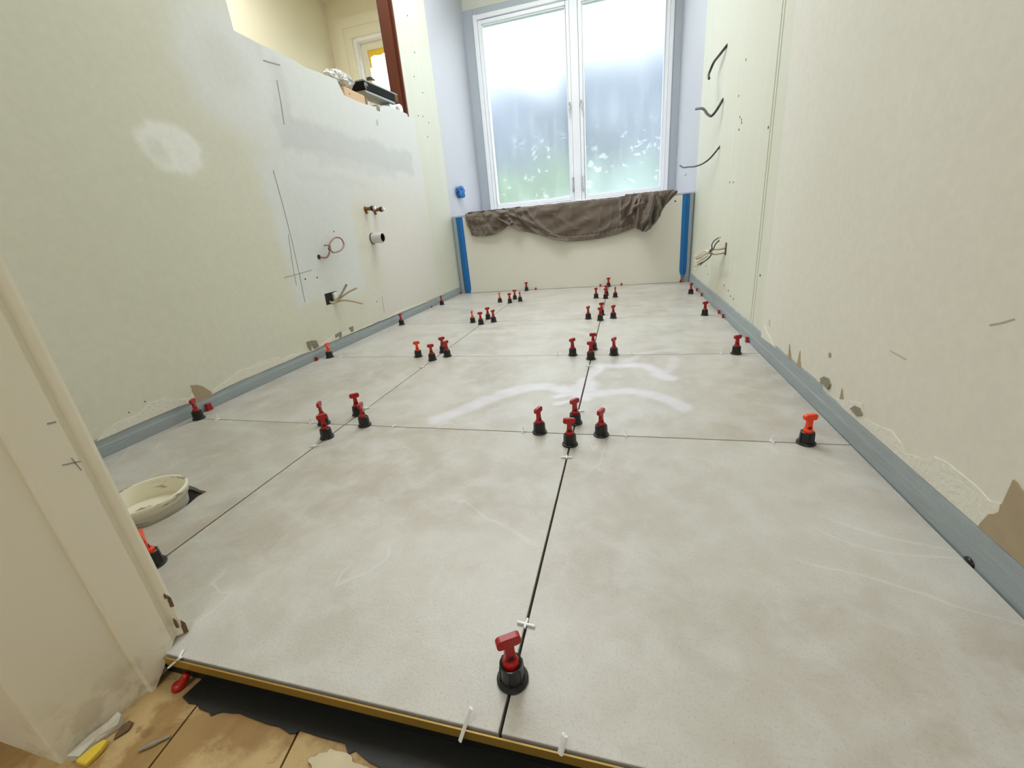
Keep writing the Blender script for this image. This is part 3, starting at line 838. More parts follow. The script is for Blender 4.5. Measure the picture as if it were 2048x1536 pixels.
w2 = struct(bpy.data.objects.new('window_2', None)); C.objects.link(w2)
bm = bmesh.new()
for d, t in ((0.0, 0.020), (0.03, 0.030), (0.075, 0.024), (0.105, 0.034)):      # stepped moulding profile
    x0, x1, z0, z1 = -2.462 + d, -1.36, WZ0 - 0.20 + d, 2.262 - d
    box(bm, x0, x0 + 0.05, Y2 - t, Y2 - 0.001, z0, z1); box(bm, x0 + 0.05, x1, Y2 - t, Y2 - 0.001, z1 - 0.05, z1)
finish(bm, 'architrave', MAT['architrave'], w2)
bm = bmesh.new(); frame_strip(bm, -2.325, -1.42, WZ0 - 0.08, 2.13, 0.05, Y2 - 0.012, Y2 + 0.10); finish(bm, 'frame', MAT['window_white'], w2, bevel=0.003)
bm = bmesh.new(); frame_strip(bm, -2.275, -1.47, WZ0 - 0.03, 2.08, 0.055, Y2 + 0.045, Y2 + 0.085); sash = finish(bm, 'sash', MAT['architrave'], w2, bevel=0.002)
m = NT('clear glass')
tpb = m.n('ShaderNodeBsdfTransparent', {'Color': (0.95, 0.97, 0.97, 1)}); gls = m.n('ShaderNodeBsdfGlossy', {'Roughness': 0.02})
mx = m.n('ShaderNodeMixShader', {0: 0.06, 1: tpb.outputs[0], 2: gls.outputs[0]}); m.t.links.new(mx.outputs[0], m.out.inputs[0])
MAT['glass'] = m.m
finish(boxes((-2.222, -1.523, Y2 + 0.062, Y2 + 0.066, WZ0 + 0.024, 2.027)), 'glass_pane', MAT['glass'], sash)
b = bmesh.new()
prism(b, [(-2.222, 2.027), (-2.222, 1.90), (-2.206, 1.905), (-2.203, 1.975), (-2.17, 1.985), (-2.10, 1.978), (-2.06, 1.99), (-2.0, 1.985), (-1.96, 2.0), (-1.96, 2.027)], 'y', Y2 + 0.058, Y2 + 0.0615)
finish(b, 'yellow_tape', MAT['yellow_tape'], sash)

# ------------------------------------------------------------------ the big window
w1 = struct(bpy.data.objects.new('window_1', None)); C.objects.link(w1)
yC = 3.925                                                   # room face of the casing
for nm, a in (('casing', (-1.268, -1.182, yC, YW + 0.02, 0.575, 2.086)), ('casing', (0.316, 0.389, yC, YW + 0.02, 0.575, 2.086))):
    finish(boxes(a), nm, MAT['casing_grey'], w1, bevel=0.003)
finish(boxes((-1.182, 0.316, yC, YW + 0.02, 2.042, 2.086)), 'casing', MAT['casing_grey'], w1, bevel=0.003)
finish(boxes((-1.182, 0.316, yC, YW + 0.02, 0.570, 0.600)), 'sill_board', MAT['window_white'], w1, bevel=0.003)
bm = boxes((-1.182, -1.152, yC - 0.012, YW + 0.06, 0.600, 2.042), (0.298 + 0.006, 0.330, yC - 0.010, YW + 0.06, 0.600, 2.042), (-1.152, 0.304, yC - 0.006, YW + 0.06, 2.012, 2.042), (-1.152, 0.304, yC - 0.004, YW + 0.06, 0.600, 0.626))
finish(bm, 'frame', MAT['window_white'], w1, bevel=0.003)
finish(boxes((-0.424, -0.362, yC + 0.004, YW + 0.06, 0.626, 2.012)), 'mullion', MAT['window_white'], w1, bevel=0.003)
for (x0, x1, z1) in ((-1.150, -0.426, 2.010), (-0.360, 0.302, 2.010)):
    wd = 0.027
    bm = bmesh.new()
    frame_strip(bm, x0, x1, 0.628, z1, wd, yC + 0.010, YW + 0.045)
    # raised glazing bead inside the stiles
    a, c = x0 + wd, x1 - wd
    for q in ((a, a + 0.008), (c - 0.008, c)):
        box(bm, q[0], q[1], yC + 0.022, YW + 0.040, 0.628 + wd, z1 - wd)
    box(bm, a, c, yC + 0.022, YW + 0.040, 0.628 + wd, 0.628 + wd + 0.009); box(bm, a, c, yC + 0.022, YW + 0.040, z1 - wd - 0.009, z1 - wd)
    s = finish(bm, 'sash', MAT['window_white'], w1, bevel=0.0015)
    finish(boxes((a + 0.006, c - 0.006, YW + 0.010, YW + 0.0105, 0.628 + wd + 0.006, z1 - wd - 0.006)), 'frosted_pane', MAT['frosted'], s)
    lx = c + 0.012 if x0 < -1 else a - 0.015
    sg = 1 if x0 < -1 else -1
    b = bmesh.new()
    lathe(b, [(0.008, 0.010), (0.009, 0.0), (0.006, -0.014), (0.004, -0.016)], 12, 'y', (lx, yC, 1.322))
    box(b, lx - 0.005, lx + 0.005, yC - 0.003, yC + 0.011, 1.328, 1.352)
    tube(b, [(lx, yC - 0.014, 1.318), (lx + (0.002 if sg > 0 else 0.010), yC - 0.018, 1.285), (lx + (0.003 if sg > 0 else 0.020), yC - 0.018, 1.240)], [0.005, 0.004, 0.003], 8)
    finish(b, 'latch', MAT['chrome'], s, smooth=True)
    b = bmesh.new()
    sx = lx + 0.010 * sg * (1 if sg > 0 else 0)
    tube(b, [(sx, yC - 0.004, 0.700), (sx, yC - 0.006, 0.78), (sx, yC - 0.005, 0.800)], 0.0045, 8)
    box(b, sx - 0.006, sx + 0.006, yC - 0.004, yC + 0.011, 0.695, 0.715); box(b, sx - 0.005, sx + 0.005, yC - 0.004, yC + 0.011, 0.785, 0.805)
    finish(b, 'stay_bar', MAT['chrome'], s)

# ------------------------------------------------------------------ outside: lawn and trees seen through the film
struct(finish(boxes((-25, 25, YW + 0.5, 45, -0.75, -0.70)), 'ground', MAT['grass']))
def tree(x, y, h, rx, label, mat, seed):
    t = thing('tree', label, 'tree', (x, y, -0.70))
    rs = random.Random(seed)
    b = bmesh.new()
    tube(b, [(0, 0, 0), (0.05, 0.03, h * 0.3), (0.0, 0.0, h * 0.7)], [0.16, 0.12, 0.07], 8)
    finish(b, 'trunk', MAT['trunk'], t)
    b = bmesh.new()
    for k in range(16):
        a = rs.uniform(0, 2 * PI); rr = math.sqrt(rs.random()) * rx * 0.75
        zc = rs.uniform(0.25, 0.80) * h
        r = rs.uniform(0.30, 0.48) * rx * (1.15 - 0.5 * zc / h)
        mt = Matrix.Translation((math.cos(a) * rr, math.sin(a) * rr * 0.6, zc)) @ Matrix.Diagonal((r, r * 0.8, r * 1.1, 1))
        res = bmesh.ops.create_icosphere(b, subdivisions=3, radius=1.0, matrix=mt)
        for v in res['verts']:
            c = mt.translation
            d = v.co - c
            v.co = c + d * (1 + 0.28 * noise.noise(v.co * 2.4 + Vector((seed, 0, 0))) + 0.14 * noise.noise(v.co * 7))
    finish(b, 'crown', mat, t)
    b = bmesh.new()
    for k in range(1500):                                   # loose leafy twigs that fray the outline
        a = rs.uniform(0, 2 * PI); rr = math.sqrt(rs.random()) * rx * 1.05
        zc = h * (0.30 + 0.75 * rs.random() ** 0.8) * (1 - 0.25 * (rr / rx) ** 2)
        c = Vector((math.cos(a) * rr, math.sin(a) * rr * 0.6, zc))
        u = Vector((rs.gauss(0, 1), rs.gauss(0, 1), rs.gauss(0, 1))).normalized(); v_ = u.orthogonal().normalized()
        s = rs.uniform(0.05, 0.11)
        b.faces.new([b.verts.new(c + u * s), b.verts.new(c + v_ * s * 0.5), b.verts.new(c - u * s), b.verts.new(c - v_ * s * 0.5)])
    o = finish(b, 'loose_leaves', mat, t); stuff(o)
tree(-2.9, 7.6, 2.15, 1.25, 'near green bush outside, low behind the left half of the left pane', MAT['leaf_a'], 1)
tree(-1.35, 9.6, 2.35, 1.3, 'green bush outside, low behind the right half of the left pane', MAT['leaf_a'], 2)
tree(0.25, 7.8, 2.05, 1.25, 'grey green bush outside, low behind the right frosted pane', MAT['leaf_b'], 3)
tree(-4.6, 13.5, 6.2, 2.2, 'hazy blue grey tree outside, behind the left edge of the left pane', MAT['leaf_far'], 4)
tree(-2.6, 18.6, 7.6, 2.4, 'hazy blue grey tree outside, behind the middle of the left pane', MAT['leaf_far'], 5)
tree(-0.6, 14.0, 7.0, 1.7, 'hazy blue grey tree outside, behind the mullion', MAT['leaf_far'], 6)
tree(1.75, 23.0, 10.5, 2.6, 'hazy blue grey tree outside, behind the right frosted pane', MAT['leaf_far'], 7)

# ------------------------------------------------------------------ levelling clips
def clip_base():
    b = bmesh.new()
    lathe(b, [(0.0158, 0.0004), (0.0168, 0.0010), (0.0169, 0.0030), (0.0160, 0.0040), (0.0135, 0.0046), (0.0129, 0.0060), (0.0126, 0.0150), (0.0120, 0.0255), (0.0108, 0.0262), (0.0092, 0.0255), (0.0088, 0.0235), (0.0040, 0.0230)], 28)
    for k in range(6):                                      # grip ribs round the collar
        a = k * PI / 3
        c, s = math.cos(a), math.sin(a)
        tube(b, [(c * 0.0130, s * 0.0130, 0.0045), (c * 0.0126, s * 0.0126, 0.016), (c * 0.0120, s * 0.0120, 0.0254)], 0.0009, 5, 2)
    return b
def clip_handle():
    b = bmesh.new()
    lathe(b, [(0.0070, 0.0225), (0.0088, 0.0240), (0.0086, 0.0300), (0.0070, 0.0322), (0.0030, 0.0326)], 12)
    # flat stem that narrows upward, thickness along y
    for pts in ([(-0.0068, 0.029), (0.0068, 0.029), (0.0052, 0.041), (0.0048, 0.053), (-0.0048, 0.053), (-0.0052, 0.041)],):
        prism(b, pts, 'y', -0.0032, 0.0032)
    r = 0.0045; w_, h0, h1 = 0.0128, 0.0508, 0.0628
    bar = []
    for cx, cz, a0 in ((w_ - r, h1 - r, 0), (-w_ + r, h1 - r, 90), (-w_ + r, h0 + r, 180), (w_ - r, h0 + r, 270)):
        for k in range(5):
            a = math.radians(a0 + k * 22.5); bar.append((cx + r * math.cos(a), cz + r * math.sin(a)))
    prism(b, bar, 'y', -0.0036, 0.0036)
    return b
def clip_bolt():
    b = bmesh.new()
    box(b, -0.0026, 0.0026, -0.0042, 0.0042, 0.0315, 0.0372)
    return b
ORD = ['first', 'second', 'third', 'fourth']
clip_meshes = {}
def clip(x, y, frac, orange, label):
    t = thing('levelling_clip', label, 'tile clip', (x, y, 0.0), group='tile levelling clips')
    th = math.atan2(y, x) - math.asin(min(frac, 1.0))
    t.rotation_euler = (0, 0, th)
    for nm, fn, mt in (('base', clip_base, 'black_plastic'), ('handle', clip_handle, 'orange_plastic' if orange else 'red_plastic'), ('bolt_slot', clip_bolt, 'dark_hole')):
        key = (nm, mt)
        if key not in clip_meshes:
            o = finish(fn(), nm, MAT[mt], t, smooth=False, bevel=0.0008 if nm == 'handle' else 0)
            clip_meshes[key] = o
        else:
            o = clip_meshes[key].copy(); C.objects.link(o); o.parent = t
    return t
def jx(x): return min(TX, key=lambda a: abs(a - x))
def jy(y): return min(TY, key=lambda a: abs(a - y))
ROW = {0: [(-1.2085, .851, .45, 0, 'w'), (-.773, .849, .3, 0, 'l'), (-.7091, .764, 1, 0, 'f'), (-.7091, .898, 1, 0, 'b'), (-.648, .846, .35, 0, 'r'), (-.186, .842, .55, 0, 'l'), (-.1102, .786, 1, 0, 'f'), (-.1102, .890, .7, 0, 'b'), (-.047, .84, .45, 0, 'r'), (.348, .838, .75, 1, 'e')],
       1: [(-1.206, 1.461, .5, 1, 'w'), (-.791, 1.455, 1, 1, 'l'), (-.7091, 1.388, 1, 0, 'f'), (-.7091, 1.493, .9, 0, 'b'), (-.666, 1.445, .7, 0, 'r'), (-.178, 1.442, .7, 0, 'l'), (-.1102, 1.388, .95, 0, 'f'), (-.1102, 1.503, 1, 0, 'b'), (-.034, 1.444, .45, 0, 'r'), (.354, 1.442, .75, 0, 'e')],
       2: [(-1.188, 2.05, .5, 0, 'w'), (-.77, 2.04, .2, 1, 'l'), (-.7091, 1.984, 1, 0, 'f'), (-.7091, 2.107, .9, 0, 'b'), (-.655, 2.04, .6, 0, 'r'), (-.17, 2.04, .5, 0, 'l'), (-.1102, 1.990, .8, 0, 'f'), (-.1102, 2.111, .9, 0, 'b'), (-.051, 2.04, .6, 0, 'r'), (.354, 2.04, .75, 0, 'e')],
       3: [(-1.201, 2.65, .4, 0, 'w'), (-.788, 2.64, .25, 1, 'l'), (-.7091, 2.575, .8, 0, 'f'), (-.7091, 2.71, .9, 0, 'b'), (-.651, 2.64, .2, 0, 'r'), (-.169, 2.64, .6, 0, 'l'), (-.1102, 2.585, .7, 0, 'f'), (-.1102, 2.70, .8, 0, 'b'), (-.054, 2.64, .15, 0, 'r'), (.373, 2.64, .5, 0, 'e')]}
for r, items in ROW.items():
    for (x, y, fr, og, k) in items:
        cname = 'orange' if og else 'red'
        if k == 'w': lb = f'{cname} handled tile clip beside the left wall on the {ORD[r]} cross joint from doorway'
        elif k == 'e': lb = f'{cname} handled tile clip near the right wall on the {ORD[r]} cross joint from doorway'
        else:
            side = 'left' if x < -0.4 else 'right'
            rel = {'l': 'left of', 'r': 'right of', 'f': 'just before', 'b': 'just beyond'}[k]
            lb = f'{cname} handled tile clip {rel} the {side} joint crossing, {ORD[r]} row from doorway'
        if k in 'wlre': y = TY[r + 1]
        clip(x, y, fr, og, lb)
clip(-.1102, .2815, 0.98, 0, 'largest red and black tile clip, alone on the joint at the front tile edge')
clip(-.7091, .3450, 0.15, 1, 'orange and black tile clip half hidden behind the white door jamb')
clip(-.7091, 3.075, .8, 0, 'small red and black tile clip at the foot of the low wall, left joint')
clip(-.1102, 3.070, .9, 0, 'small red and black tile clip at the foot of the low wall, right joint')

# ------------------------------------------------------------------ red wedges along the walls
def wedge_mesh():
    b = bmesh.new()
    prism(b, [(-0.0075, 0.0), (0.0075, 0.0), (0.0045, 0.016), (-0.0045, 0.016)], 'y', -0.0035, 0.0035)
    box(b, -0.0055, 0.0055, -0.0042, 0.0042, 0.0125, 0.0165)
    return b
wedge0 = None
def wedge(x, y, z, rz, label, group, tilt=0.0, s=1.0):
    global wedge0
    if wedge0 is None:
        o = finish(wedge_mesh(), 'spacer_wedge', MAT['red_plastic'], bevel=0.0006); wedge0 = o
    else:
        o = wedge0.copy(); C.objects.link(o)
    o.location = (x, y, z); o.rotation_euler = (tilt, 0, rz); o.scale = (s, s, s)
    tag(o, label, 'wedge', group)
LW = [(.895, 1.3), (1.39, 0.9), (1.475, 0.9), (2.10, .8), (2.53, .7), (2.70, 1.0), (3.075, .8)]
OL = ['first', 'second', 'third', 'fourth', 'fifth', 'sixth', 'last']
for k, (y, s) in enumerate(LW):
    wedge(XL + 0.006, y, 0.0003, PI / 2, f'red plastic wedge against the left wall membrane, {OL[k]} from the doorway', 'red wedges along the left wall', 0.0, s)
for k, (y, s) in enumerate([(1.571, 1.1), (1.965, 1.0), (2.055, 1.0), (2.53, 1.0), (2.70, 1.1)]):
    wedge(XR - 0.006, y, 0.0003, PI / 2, f'red plastic wedge against the right wall membrane, {OL[k]} from the doorway', 'red wedges along the right wall', 0.0, s)
for (x, lb) in ((-0.643, 'leftmost red wedge at the foot of the low wall under the cloth'), (-0.168, 'red wedge at the low wall, just left of the right long joint'), (-0.021, 'red wedge at the low wall, right of the right long joint'), (0.372, 'red wedge at the low wall, below the right blue tape')):
    wedge(x, YB - 0.014, 0.0003, 0.0, lb, 'red wedges along the low wall', 0.0, 1.0)
# red wedge hanging under the brass edge by the jamb
b = bmesh.new()
tube(b, [(-0.4985, 0.2235, -0.0165), (-0.5015, 0.2190, -0.0235), (-0.5045, 0.2145, -0.0270)], [0.0042, 0.0048, 0.0055], 10, 3)
lathe(b, [(0.0062, -0.004), (0.0066, 0.0), (0.0050, 0.004)], 10, 'z', (-0.5050, 0.2140, -0.0262))
tag(finish(b, 'spacer_wedge', MAT['red_plastic'], smooth=True), 'glossy red plastic wedge tucked under the brass tile edge beside the door jamb', 'wedge')

# ------------------------------------------------------------------ white cross spacers
def spacer_mesh(up):
    b = bmesh.new()
    if up:          # stands upright in the joint: a stub above the tile with a short arm
        prism(b, [(-0.0011, -0.006), (0.0011, -0.006), (0.0009, 0.0145), (-0.0009, 0.0145)], 'y', -0.0013, 0.0013)
        box(b, -0.0011, 0.0011, -0.0085, 0.0085, 0.0003, 0.0025)
        box(b, -0.0055, 0.0055, -0.0010, 0.0010, 0.0002, 0.0022)
    else:           # lies across the joint
        box(b, -0.0112, 0.0112, -0.0013, 0.0013, 0.0008, 0.0034)
        box(b, -0.0012, 0.0012, -0.0055, 0.0075, 0.0008, 0.0036)
        box(b, -0.0010, 0.0010, -0.0010, 0.0010, -0.006, 0.0010)
    return b
sp_proto = {}
def spacer(x, y, rz, up, label):
    if up not in sp_proto:
        o = finish(spacer_mesh(up), 'tile_spacer', MAT['white_plastic'], bevel=0.0003); sp_proto[up] = o
    else:
        o = sp_proto[up].copy(); C.objects.link(o)
    o.location = (x, y, 0); o.rotation_euler = (0, 0, rz)
    tag(o, label, 'tile spacer', 'white tile spacers')
A, B_ = TX[2], TX[1]
spacer(A, .346, -0.10, 0, 'white cross spacer lying on the right joint beside the largest clip')
spacer(A, .730, 0.05, 0, 'white cross spacer on the right joint, before the first crossing')
spacer(A + .004, .955, 0.02, 0, 'white cross spacer on the right joint, beyond the first crossing')
spacer(A, 1.307, 0.03, 0, 'white cross spacer on the right joint, before the second crossing')
spacer(B_, .718, 0.5, 0, 'white spacer on the left joint, before the first crossing')
spacer(B_, .935, 0.3, 0, 'white spacer on the left joint, beyond the first crossing')
spacer(B_, 1.299, 0.4, 0, 'white spacer on the left joint, before the second crossing')
for x, lb in ((-1.139, 'upright white spacer on the first cross joint, by the left wall clip'), (-.814, 'upright white spacer on the first cross joint, left of the left crossing'), (-.563, 'upright white spacer on the first cross joint, right of the left crossing'),
              (-.225, 'upright white spacer on the first cross joint, left of the right crossing'), (.006, 'upright white spacer on the first cross joint, right of the right crossing'), (.289, 'upright white spacer on the first cross joint, near the right wall clip')):
    spacer(x, TY[1], 0.1, 1, lb)
for x, lb in ((-1.153, 'tiny upright white spacer on the second cross joint, by the left wall clip'), (-.815, 'tiny upright white spacer on the second cross joint, left of the left crossing'), (-.625, 'tiny upright white spacer on the second cross joint, right of the left crossing'),
              (-.233, 'tiny upright white spacer on the second cross joint, left of the right crossing'), (.026, 'tiny upright white spacer on the second cross joint, at the smear'), (.31, 'tiny upright white spacer on the second cross joint, near the right wall clip')):
    spacer(x, TY[2], 0.1, 1, lb)
def stick(p, q, wdt, th, label, arm=None):
    b = bmesh.new()
    tube(b, [p, q], wdt, 6, 1, flat=th)
    if arm: tube(b, arm, wdt * 0.9, 6, 1, flat=th)
    tag(finish(b, 'tile_spacer', MAT['white_plastic']), label, 'tile spacer', 'white tile spacers')
stick((-0.5262, 0.2235, -0.0135), (-0.5055, 0.2292, 0.0025), 0.0014, 1.0, 'thin white Y spacer wedged over the brass edge by the door jamb', [(-0.5085, 0.2288, 0.0010), (-0.5120, 0.2370, 0.0022)])
stick((-0.1480, 0.2212, -0.0085), (-0.1375, 0.2340, 0.0218), 0.0016, 1.5, 'white stick spacer leaning over the brass edge, left of the largest clip')
stick((-0.0520, 0.2255, 0.0005), (-0.0480, 0.2330, 0.0150), 0.0020, 1.5, 'short white spacer standing on the brass edge, right of the largest clip', [(-0.0480, 0.2330, 0.0150), (-0.0505, 0.2345, 0.0120)])
# dark rubber lump in the gap by the right wall
b = bmesh.new()
bmesh.ops.create_icosphere(b, subdivisions=2, radius=1.0, matrix=Matrix.Translation((XR + 0.0022, 0.534, -0.0005)) @ Matrix.Diagonal((0.0032, 0.0085, 0.0065, 1)))
for v in b.verts: v.co += Vector((0, 0.0006, 0.0008)) * noise.noise(v.co * 300)
tag(finish(b, 'rubber_lump', MAT['black_plastic'], smooth=True), 'dark rubber lump squeezed out of the gap beside the right wall membrane', 'rubber')

# ------------------------------------------------------------------ round floor pipe in the cut hole
t = thing('floor_pipe', 'scuffed cream round plastic pipe collar standing in the cut hole, by the jamb', 'pipe', (-0.883, 0.4635, -0.010))
b = bmesh.new()
lathe(b, [(0.0585, 0.0002), (0.0600, 0.012), (0.0615, 0.020), (0.0650, 0.024), (0.0655, 0.031), (0.0675, 0.034), (0.0680, 0.0395), (0.0668, 0.0410), (0.0640, 0.0405), (0.0625, 0.0385), (0.0600, 0.026), (0.0575, 0.022), (0.0560, 0.004)], 48)
bmesh.ops.delete(b, geom=[f for f in b.faces if len(f.verts) > 4], context='FACES')
finish(b, 'collar', MAT['pail'], t, smooth=True)
b = bmesh.new()
lathe(b, [(0.0562, 0.004), (0.0562, 0.006), (0.0300, 0.0068), (0.001, 0.007)], 32)
finish(b, 'inner_cover', MAT['pail'], t)
b = bmesh.new()
prism(b, [(-0.846, 0.5290), (-0.8155, 0.5245), (-0.8200, 0.505), (-0.835, 0.512)], 'z', -0.0100, -0.0075)  # dark flat patch at the bottom of the hole's notch
finish(b, 'notch_patch', MAT['bitumen'], floor)

# ------------------------------------------------------------------ plumbing and cables on the left wall
def valve(y, z, lb):
    t = thing('pipe_stub', lb, 'pipe', (CL, y, z), group='brass pipe stubs')
    b = bmesh.new(); lathe(b, [(0.0135, 0.0), (0.0135, 0.003), (0.0105, 0.005), (0.0085, 0.005), (0.0085, 0.036)], 16, 'x'); finish(b, 'brass_body', MAT['brass'], t)
    b = bmesh.new(); lathe(b, [(0.0118, 0.034), (0.0125, 0.036), (0.0125, 0.046), (0.0115, 0.047)], 16, 'x'); finish(b, 'black_ring', MAT['black_plastic'], t)
    b = bmesh.new(); lathe(b, [(0.0085, 0.047), (0.0095, 0.047), (0.0095, 0.056), (0.0050, 0.0575)], 16, 'x'); finish(b, 'end_cap', MAT['chrome'], t)
    b = bmesh.new(); box(b, 0.0005, 0.010, -0.006, 0.006, -0.022, -0.012); finish(b, 'wall_lug', MAT['brass'], t, bevel=0.002)
valve(1.985, 0.597, 'brass pipe stub with black ring on the left wall, nearer of the pair')
valve(2.066, 0.594, 'brass pipe stub with black ring on the left wall, farther of the pair')
t = thing('waste_pipe', 'pale grey open waste pipe stub sticking out of the left wall', 'pipe', (CL, 2.0, 0.458))
b = bmesh.new(); lathe(b, [(0.0245, 0.0), (0.0250, 0.057), (0.0235, 0.060), (0.0212, 0.0597), (0.0206, 0.0570), (0.0206, 0.020)], 28, 'x', cap=False); finish(b, 'pipe_wall', MAT['pipe_grey'], t, smooth=True)
b = bmesh.new(); lathe(b, [(0.0204, 0.0575), (0.0201, 0.020), (0.001, 0.0205)], 24, 'x', cap=False); finish(b, 'dark_bore', MAT['dark_hole'], t)
b = bmesh.new(); lathe(b, [(0.0246, 0.0), (0.0285, 0.0), (0.0280, 0.003), (0.0252, 0.004)], 28, 'x', cap=False); finish(b, 'wall_collar', MAT['cable_dark'], t)

b = bmesh.new()
tube(b, [(-1.2455, 1.568, 0.402), (-1.236, 1.598, 0.397), (-1.231, 1.619, 0.417), (-1.226, 1.614, 0.436), (-1.222, 1.628, 0.456), (-1.219, 1.662, 0.474), (-1.214, 1.694, 0.468), (-1.209, 1.699, 0.442), (-1.205, 1.662, 0.420), (-1.202, 1.607, 0.415), (-1.205, 1.596, 0.426), (-1.210, 1.604, 0.440), (-1.205, 1.590, 0.446), (-1.203, 1.562, 0.446)], 0.0036, 8, 5)
tube(b, [(-1.222, 1.612, 0.425), (-1.214, 1.600, 0.432), (-1.222, 1.612, 0.440)], 0.0045, 8, 3)
t = thing('coiled_cable', 'pinkish brown cable tied into a loop on the left wall', 'cable')
finish(b, 'cable_loop', MAT['cable_pink'], t, smooth=True)
b = bmesh.new(); lathe(b, [(0.010, 0), (0.008, 0.0035), (0.004, 0.004)], 10, 'x', (CL, 1.566, 0.403)); finish(b, 'wall_grommet', MAT['dark_hole'], t)

t = thing('socket_box', 'dark open socket hole in the left wall with three beige cable tails', 'socket box')
finish(boxes((WLB + 0.0002, WLB + 0.003, 1.5425, 1.628, 0.202, 0.2495)), 'dark_back', MAT['black_plastic'], t)
finish(boxes((WLB + 0.001, CL + 0.0022, 1.604, 1.6275, 0.2105, 0.2470)), 'white_clip', MAT['white_plastic'], t, bevel=0.002)
for pts in ([(-1.256, 1.575, 0.214), (-1.248, 1.592, 0.206), (-1.219, 1.623, 0.240), (-1.190, 1.627, 0.274)], [(-1.256, 1.575, 0.210), (-1.246, 1.592, 0.205), (-1.222, 1.629, 0.227), (-1.196, 1.648, 0.243), (-1.170, 1.668, 0.254)], [(-1.256, 1.585, 0.208), (-1.246, 1.605, 0.205), (-1.221, 1.618, 0.209), (-1.193, 1.632, 0.204), (-1.165, 1.679, 0.182)]):
    b = bmesh.new(); tube(b, pts, 0.0044, 8, 4, flat=1.6); cb = finish(b, 'cable_tail', MAT['cable_beige'], t, smooth=True)
    e = Vector(pts[-1]); d = (e - Vector(pts[-2])).normalized()
    b = bmesh.new(); tube(b, [e - d * 0.002, e + d * 0.0012], 0.0039, 8, 1, flat=1.55); finish(b, 'cut_end', MAT['dark_hole'], cb)

# ------------------------------------------------------------------ cables on the right wall
for nm, pts, r, lb in (('wall_cable', [(0.4300, 2.44, 1.123), (0.414, 2.491, 1.11), (0.404, 2.577, 1.106), (0.394, 2.6, 1.082), (0.385, 2.586, 1.059), (0.375, 2.5, 1.024)], 0.0058, 'topmost dark cable tail hanging from the green right wall'),
                       ('wall_cable', [(0.4300, 2.435, 0.917), (0.413, 2.423, 0.888), (0.402, 2.452, 0.871), (0.392, 2.477, 0.865), (0.381, 2.515, 0.882), (0.371, 2.544, 0.906), (0.36, 2.57, 0.920), (0.35, 2.685, 0.942)], 0.0058, 'middle dark cable tail with a V bend on the green right wall'),
                       ('wall_cable', [(0.4300, 2.43, 0.722), (0.408, 2.434, 0.694), (0.394, 2.498, 0.678), (0.379, 2.595, 0.672), (0.364, 2.736, 0.678), (0.35, 2.868, 0.691), (0.335, 2.953, 0.698), (0.32, 3.005, 0.716)], 0.0042, 'thin dark cable sweeping towards the window from the green right wall')):
    t = thing(nm, lb, 'cable', group='cable tails on the right wall')
    b = bmesh.new(); tube(b, pts, r, 8, 5); finish(b, 'cable_sheath', MAT['cable_dark'], t, smooth=True)
    b = bmesh.new(); lathe(b, [(0.009, 0.0), (0.007, -0.002)], 10, 'x', (CR + 0.004, pts[0][1], pts[0][2])); finish(b, 'wall_hole', MAT['dark_hole'], t)
t = thing('cable_bundle', 'bundle of white and black wires twisted together low on the green right wall', 'cable')
b = bmesh.new(); box(b, CR + 0.0025, CR + 0.006, 2.085, 2.112, 0.254, 0.306); finish(b, 'wall_slot', MAT['cable_slot'], t)
for nm, pts, r, mt in (('flat_cable', [(0.430, 2.099, 0.283), (0.405, 2.102, 0.280), (0.388, 2.129, 0.279), (0.370, 2.116, 0.270)], 0.0042, 'cable_beige'), ('flat_cable', [(0.430, 2.104, 0.263), (0.410, 2.152, 0.256), (0.396, 2.192, 0.254), (0.383, 2.160, 0.263), (0.370, 2.132, 0.268)], 0.0045, 'cable_beige'),
                       ('white_wire', [(0.37, 2.132, 0.268), (0.366, 2.208, 0.268), (0.362, 2.304, 0.252), (0.358, 2.423, 0.232), (0.353, 2.392, 0.228), (0.349, 2.221, 0.251), (0.345, 2.062, 0.269)], 0.0052, 'cable_white'),
                       ('white_wire', [(0.37, 2.13, 0.265), (0.366, 2.216, 0.247), (0.362, 2.313, 0.228), (0.358, 2.404, 0.214), (0.353, 2.34, 0.208), (0.349, 2.176, 0.234), (0.345, 2.027, 0.263)], 0.0054, 'cable_white'),
                       ('black_wire', [(0.37, 2.133, 0.270), (0.366, 2.048, 0.290), (0.362, 2.037, 0.302), (0.358, 1.986, 0.321), (0.354, 1.908, 0.334), (0.35, 1.839, 0.343)], 0.0024, 'cable_dark'), ('black_wire', [(0.37, 2.116, 0.269), (0.367, 2.016, 0.292), (0.363, 1.969, 0.310), (0.36, 1.886, 0.329)], 0.0026, 'cable_dark'),
                       ('black_wire', [(0.37, 2.115, 0.268), (0.364, 2.047, 0.263), (0.358, 2.052, 0.251), (0.352, 2.106, 0.233), (0.346, 2.184, 0.216), (0.34, 2.226, 0.206)], 0.0030, 'cable_dark'), ('black_wire', [(0.36, 2.153, 0.228), (0.352, 2.172, 0.218), (0.345, 2.192, 0.206)], 0.0026, 'cable_dark'),
                       ('wire_tip', [(0.34, 2.226, 0.206), (0.339, 2.308, 0.190), (0.339, 2.320, 0.180), (0.338, 2.292, 0.176)], 0.0028, 'cable_white'), ('wire_tip', [(0.342, 2.205, 0.206), (0.341, 2.266, 0.188), (0.34, 2.235, 0.181)], 0.0028, 'cable_white'), ('wire_tip', [(0.352, 1.846, 0.340), (0.35, 1.815, 0.346)], 0.0030, 'cable_white')):
    b = bmesh.new(); tube(b, pts, r, 8, 4); finish(b, nm, MAT[mt], t, smooth=True)
